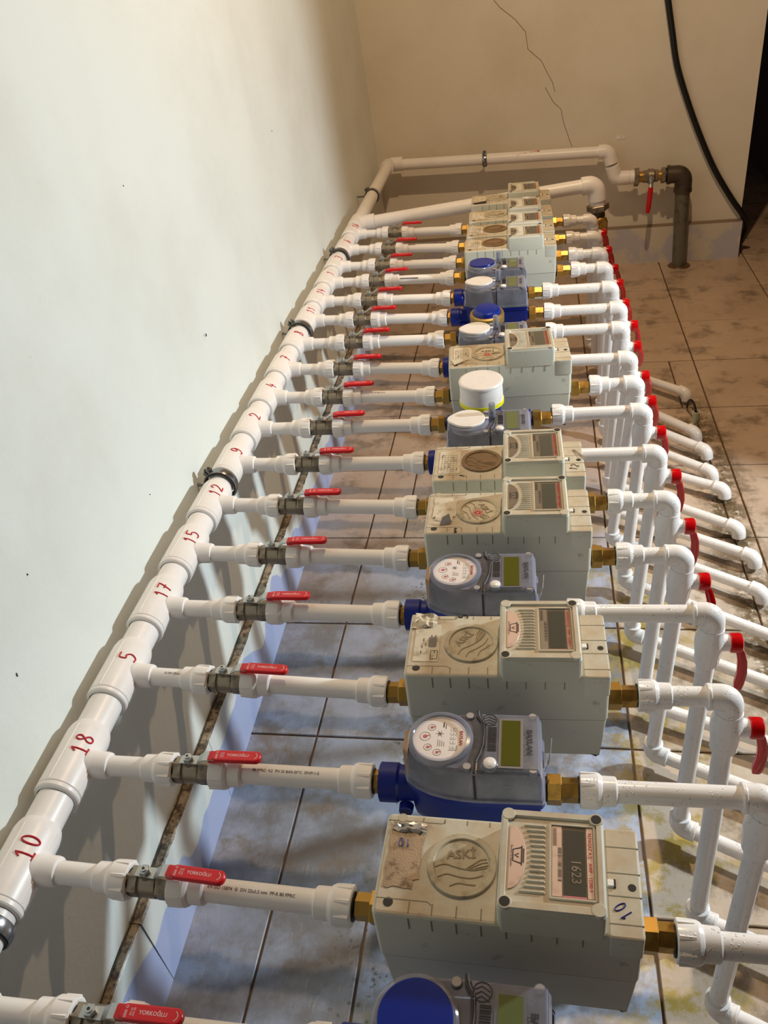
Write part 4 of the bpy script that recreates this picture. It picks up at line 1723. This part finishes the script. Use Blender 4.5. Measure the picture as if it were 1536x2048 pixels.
for i, (mark, yl, yb, yr, xe, kind) in enumerate(ROWS):
    if not mark:
        continue
    xr = XR[mark]
    e = empty('outlet_pipe', (xr, yr, Z), 'white outlet pipe and elbow right of the meter, row marked ' + WORD[mark] + ' in red', 'pipe', 'white outlet pipes right of the meters')
    y0 = yb + (yr - yb) * .8
    d = Vector((xe - xr, yr - y0, 0))
    # local frame: origin at (xr, yr, Z)
    mb = MB()
    adapter(mb, 0, -1, 'wet')
    rzz = atan2(d.y, d.x)
    adm = Matrix.Translation((0, y0 - yr, 0)) @ Matrix.Rotation(rzz, 4, 'Z')
    mb.v = [tuple(adm @ Vector(v)) for v in mb.v]
    o = mb.obj('threaded_adapter', e)
    mb = MB()
    s0 = Vector((0, y0 - yr, 0)) + d.normalized() * .030
    end = Vector((xe - xr, 0, 0))
    mb.tube([s0, end - d.normalized() * .018], .0125, 26, 'wet')
    pp = mb.obj('pipe', e)
    if mark == '17':
        text('printed_line', '25   07.29.05   RP.NO.1094   (F) Tmax=95°C   C', .0052,
             lambda u, v, q=cyl_x(.085, 0, 0, .0127, radians(28), -1): q(u, v), 'print', pp, .0001)
    # riser foot
    foot, fend = FLOORP[mark]
    top = Vector((xe, yr, Z))
    bot = Vector((foot[0], foot[1], .036))
    rd = (bot - top).normalized()
    mb = MB()
    elbow(mb, end, d, rd, 'wet')
    mb.obj('elbow', e)
    # valve (origin at its centre)
    vc = top + rd * .052
    v = empty('riser_valve', vc, 'white riser valve with red hanging lever, row marked ' + WORD[mark] + ' in red', 'valve', 'white riser valves with red levers')
    mb = MB()
    mb.lathe(-rd * .030, rd, [(0, .0150), (.001, .0172), (.010, .0176), (.018, .0198), (.030, .0200), (.040, .0188), (.052, .0172), (.066, .0170), (.068, .0150), (.0685, .0125)], 28, 'wet')
    mb.lathe((.010, 0, 0), (1, 0, 0), [(0, .0140), (.008, .0122), (.018, .0112), (.019, .0100)], 24, 'wet')
    mb.obj('valve_body', v)
    lev = MB()
    lev.lathe((.0265, 0, 0), (1, 0, 0), [(0, .0120), (.001, .0138), (.012, .0143), (.0155, .0132), (.0172, .0100)], 24, 'redp')
    hd = [(.0375, 0, -.004), (.0420, -.002, -.014), (.0465, -.003, -.030), (.0485, -.004, -.052), (.0470, -.004, -.074), (.0465, -.004, -.086)]
    closed = mark in ('15', '12', '9') and False
    k = lev.mat('redp')
    rings = []
    for q, (x, y_, z_) in enumerate(hd):
        w, t = (.0060, .0052, .0046, .0042, .0040, .0030)[q], (.0052, .0058, .0062, .0066, .0068, .0052)[q]
        rings.append([lev.addv((x + sx * t, y_ + sy * w, z_)) for sx, sy in ((-1, -.7), (-.6, -1), (.6, -1), (1, -.7), (1, .7), (.6, 1), (-.6, 1), (-1, .7))])
    for a, b in zip(rings, rings[1:]):
        lev.ring_faces(a, b, k)
    lev.f.append(tuple(reversed(rings[0]))); lev.mi.append(k)
    lev.f.append(tuple(rings[-1])); lev.mi.append(k)
    lv = lev.obj('lever', v, sharp=40)
    tilt = {'10': 0, '18': 2, '5': 3, '17': 0, '15': -16, '12': 6, '9': 8, '2': 20}.get(mark, 26 + (i % 3) * 5)
    lv.matrix_local = Matrix.Rotation(radians(tilt), 4, 'X')
    # riser and floor pipe
    dirf = Vector((fend[0] - foot[0], fend[1] - foot[1], 0)).normalized()
    q = empty('riser_pipe', (foot[0], foot[1], 0), 'white riser with its pipe along the floor, row marked ' + WORD[mark] + ' in red', 'pipe', 'white risers with floor pipes')
    O = Vector((foot[0], foot[1], 0))
    mb = MB()
    mb.tube([vc + rd * .0387 - O, bot - rd * .020 - O], .0125, 26, 'wet')
    rp = mb.obj('riser', q)
    if mark == '18':
        c0 = vc + rd * .105 - O
        dd, aa, bb = frame(rd)

        def mp(u, v, c0=c0, rd=rd):
            up = Vector((.35, -.93, 0)).normalized()
            side = rd.cross(up).normalized()
            up = side.cross(rd)
            th = v / .0127 + radians(-50)
            return c0 + rd * (u + .005) + (up * cos(th) + side * sin(th)) * .0127
        text('printed_line', '68  15874  DN25x4.2  SDR  7.4  F.33  PN 20', .0062, mp, 'print', rp, .0002)
    mb = MB()
    elbow(mb, bot - O, rd, dirf, 'wet')
    mb.obj('floor_elbow', q)
    fe = Vector((fend[0], fend[1], .036))
    mb = MB()
    mb.tube([bot + dirf * .020 - O, fe - dirf * .018 - O], .0125, 26, 'wet')
    mb.obj('floor_pipe', q)
    mb = MB()
    p, a, b = fe - O, dirf, Vector((.12, -.12, -1)).normalized()
    cr = .013
    pts = [p - a * .026] + arc(p, a, b, cr, 8) + [p + b * .024]
    mb.tube(pts, .0163, 26, 'wet')
    mb.lathe(p - a * .027, a, [(0, .0140), (.0012, .0168), (.004, .0169), (.0052, .0163)], 26, 'wet')
    mb.obj('end_elbow', q)

# ------------------------------------------------------------------ back of the room
e = empty('back_wall_pipe', (-.594, 3.632, .468), 'long white pipe across the back wall with a red handwritten word and arrows', 'pipe')
O = Vector((-.594, 3.632, .468))
mb = MB()
a0, a1 = Vector((-.594, 3.632, .492)), Vector((.294, 3.632, .478))
mb.tube([a0 + Vector((.045, 0, 0)) - O, a1 - Vector((.020, 0, 0)) - O], .0215, 28, 'ppr')
pp = mb.obj('pipe', e)
mb = MB()
pts = [Vector((colx(3.5), 3.560, Z)), Vector((colx(3.5), 3.600, Z))] + arc((colx(3.6), 3.632, .4955), (0, 1, 0), (1, 0, 0), .022, 8) + [Vector((-.535, 3.632, .4955))]
mb.tube([p - O for p in pts], .0275, 28, 'ppr')
mb.obj('corner_elbow', e)
mb = MB()
pts = [a1 - Vector((.040, 0, 0))] + arc(a1, (1, 0, 0), (.20, -.05, -1), .020, 8) + [a1 + Vector((.012, -.003, -.046))]
mb.tube([p - O for p in pts], .0275, 28, 'ppr')
mb.obj('drop_elbow', e)
c = Vector((.320, 3.620, .375))
mb = MB()
pts = [c + Vector((-.012, 0, .050))] + arc(c, (.15, -.03, -1), (1, 0, 0), .020, 8) + [c + Vector((.055, 0, 0))]
mb.tube([p - O for p in pts], .0275, 28, 'ppr')
mb.lathe(c + Vector((.055, 0, 0)) - O, (1, 0, 0), [(0, .0270), (.002, .0255), (.006, .0255), (.008, .0270), (.020, .0270)], 28, 'ppr')
mb.obj('lower_elbow', e)
# handwriting
wr = MB()


def onp(u, v):
    th = radians(35) - v / .0216
    return Vector((u, 3.632 - .0217 * sin(th), .4822 + .0217 * cos(th))) - O


for ln in ([(-.156, 0), (-.118, .002)], [(-.127, .004), (-.118, .002), (-.127, -.003)], [(-.018, .004), (.024, .006)], [(.013, .011), (.024, .006), (.013, .001)],
           [(-.098, .006), (-.108, .002), (-.106, -.005), (-.094, -.004), (-.090, .004), (-.092, -.006), (-.086, .003), (-.080, .004), (-.078, -.003),
            (-.070, .004), (-.066, -.003), (-.060, .003), (-.062, -.010), (-.068, -.008), (-.055, -.002), (-.048, .004), (-.044, -.003), (-.038, .004), (-.034, -.002), (-.028, .003)]):
    wr.tube([onp(*q) for q in ln], .0012, 5, 'inkred')
wr.obj('handwritten_word', pp)
clamp_obj((-.198, 3.632, .484), .0215, (1, 0, 0), 'dark pipe clamp holding the long pipe on the back wall')

# branch running from the collector to a standing riser on the right
e = empty('lower_back_pipe', (-.58, 2.82, Z), 'thick white pipe rising behind the far boxed meters to a large elbow', 'pipe')
O = Vector((-.58, 2.82, Z))
A, B = Vector((colx(2.80), 2.800, .500)), Vector((.196, 2.880, .553))
mb = MB()
mb.lathe((0, -.042, 0), (0, 1, 0), [(0, PR), (.001, TR), (.080, TR), (.084, PR)], 32, 'ppr')
mb.tube([(0, 0, 0), (B - A).normalized() * .062], .0275, 28, 'ppr')
mb.obj('tee', man, (A.x, A.y, 0))
mb = MB()
mb.tube([A + (B - A).normalized() * .0625 - O, B - (B - A).normalized() * .03 - O], .0218, 28, 'ppr')
mb.obj('pipe', e)
mb = MB()
dn = Vector((.12, 0, -1)).normalized()
pts = [B - (B - A).normalized() * .045] + arc(B, (B - A), dn, .024, 8) + [B + dn * .050]
mb.tube([p - O for p in pts], .0285, 28, 'ppr')
mb.obj('elbow', e)
mb = MB()
mb.lathe(B + dn * .050 - O, dn, [(0, .0255), (.014, .0250)], 28, 'ppr')
mb.lathe(B + dn * .064 - O, dn, [(0, .034), (.002, .036), (.018, .036), (.020, .033)], 6, 'nickel')
mb.lathe(B + dn * .084 - O, dn, [(0, .021), (.021, .021)], 24, 'iron')
mb.obj('union_nut', e)
g_ = B + dn * .122
e2 = empty('main_valve', g_, 'yellow brass valve body with long red lever behind the farthest risers', 'valve')
mb = MB()
mb.lathe((0, 0, 0), (0, 0, -1), [(-.015, .022), (.0, .028), (.04, .028), (.055, .022), (.36, .021)], 24, 'brass')
mb.lathe((0, -.018, 0), (.25, -1, .1), [(0, .0215), (.018, .0205), (.021, .0180)], 24, 'brass')
mb.lathe((.006, -.040, .002), (.25, -1, .1), [(0, .0085), (.004, .0085)], 6, 'brass')
mb.obj('valve_body', e2)
mb = MB()
mb.tube([(.010, -.050, -.020), (.022, -.058, -.055), (.030, -.06, -.12), (.036, -.06, -.16)], [.007, .008, .008, .006], 10, 'redp')
mb.obj('lever', e2)

# outlet valve and galvanised pipe
e = empty('wall_valve', (.395, 3.615, .375), 'nickel ball valve with red lever pointing down in front of the back wall', 'valve')
mb = MB()
mb.lathe((0, 0, 0), (1, 0, 0), [(0, .033), (.002, .036), (.016, .036), (.018, .033)], 6, 'nickel')
mb.lathe((.018, 0, 0), (1, 0, 0), [(0, .021), (.016, .021)], 24, 'brass')
mb.lathe((.034, 0, 0), (1, 0, 0), [(0, .024), (.014, .024)], 6, 'nickel')
mb.lathe((.046, 0, 0), (1, 0, 0), [(0, .022), (.008, .028), (.028, .028), (.034, .022)], 24, 'nickel')
mb.lathe((.078, 0, 0), (1, 0, 0), [(0, .024), (.014, .024)], 6, 'nickel')
mb.lathe((.092, 0, 0), (1, 0, 0), [(0, .019), (.016, .019)], 24, 'brass')
mb.lathe((.104, 0, 0), (1, 0, 0), [(0, .029), (.002, .031), (.014, .031)], 6, 'nickel')
mb.lathe((.116, 0, 0), (1, 0, 0), [(0, .027), (.012, .027)], 24, 'rubber')
mb.lathe((.062, -.020, 0), (0, -1, 0), [(0, .012), (.018, .010)], 18, 'nickel')
mb.obj('valve_body', e)
mb = MB()
mb.lathe((.062, -.040, 0), (0, -1, 0), [(0, .0105), (.007, .0105)], 6, 'zinc')
mb.tube([(.062, -.041, .006), (.062, -.043, -.020), (.061, -.050, -.034)], .0085, 8, 'zinc')
lv = mb.obj('lever_plate', e)
mb = MB()
mb.tube([(.061, -.050, -.030), (.059, -.054, -.060), (.056, -.055, -.110), (.054, -.055, -.128)], [.0095, .0100, .0098, .0075], 14, 'red')
mb.obj('grip', lv)
e = empty('galvanised_pipe', (.600, 3.62, 0), 'thick grey galvanised pipe with dark elbow rising from the floor by the back wall', 'pipe')
O = Vector((.600, 3.62, 0))
c = Vector((.585, 3.615, .375))
mb = MB()
pts = [c - Vector((.060, 0, 0))] + arc(c, (1, 0, 0), (.04, .0, -1), .026, 8) + [c + Vector((.002, 0, -.062))]
mb.tube([p - O for p in pts], .0335, 28, 'iron')
mb.lathe(c + Vector((.002, 0, -.058)) - O, (0, 0, -1), [(0, .0355), (.010, .0355), (.012, .034)], 28, 'iron')
mb.lathe(c - Vector((.064, 0, 0)) - O, (1, 0, 0), [(0, .034), (.001, .0362), (.012, .0362)], 28, 'iron')
mb.obj('elbow', e)
mb = MB()
mb.tube([c + Vector((.002, 0, -.068)) - O, Vector((.600, 3.622, -.01)) - O], .0285, 28, 'galv')
mb.obj('pipe', e)
mb = MB()
mb.lathe((0, 0, .0), (0, 0, 1), [(0, .046), (.005, .042), (.007, .031)], 20, 'grout')
mb.obj('mortar_collar', e)

# black cable
cb = MB()
pts = smooth_line([(.462, 3.690, 1.09), (.487, 3.690, .973), (.509, 3.690, .875), (.537, 3.690, .756), (.585, 3.690, .631), (.644, 3.690, .5), (.715, 3.690, .363),
                   (.796, 3.690, .240), (.845, 3.692, .176), (.872, 3.712, .130), (.874, 3.735, .085), (.868, 3.78, .03), (.872, 3.84, .012), (.90, 4.3, .012), (.93, 4.7, .012)], 5)
cb.tube([(x, y, z) for x, y, z in pts], .0115, 12, 'cable')
tag(cb.obj('power_cable'), 'thick black cable hanging down the back wall to its right corner', 'cable')

# cut conduit with a wire
e = empty('conduit_stub', (.470, 2.297, 0), 'short pale conduit stub with a black wire sticking out of the floor', 'conduit')
mb = MB()
mb.lathe((0, 0, -.002), (0, 0, 1), [(0, .0105), (.034, .0105), (.034, .0078), (.020, .0078)], 22, 'conduit', cap=False)
mb.obj('tube', e)
mb = MB()
mb.tube(smooth_line([(0, 0, .004), (-.002, .004, .032), (-.008, .018, .052), (-.014, .040, .050), (-.016, .060, .030), (-.014, .075, .006)], 4), .0034, 8, 'cable')
mb.obj('wire', e)
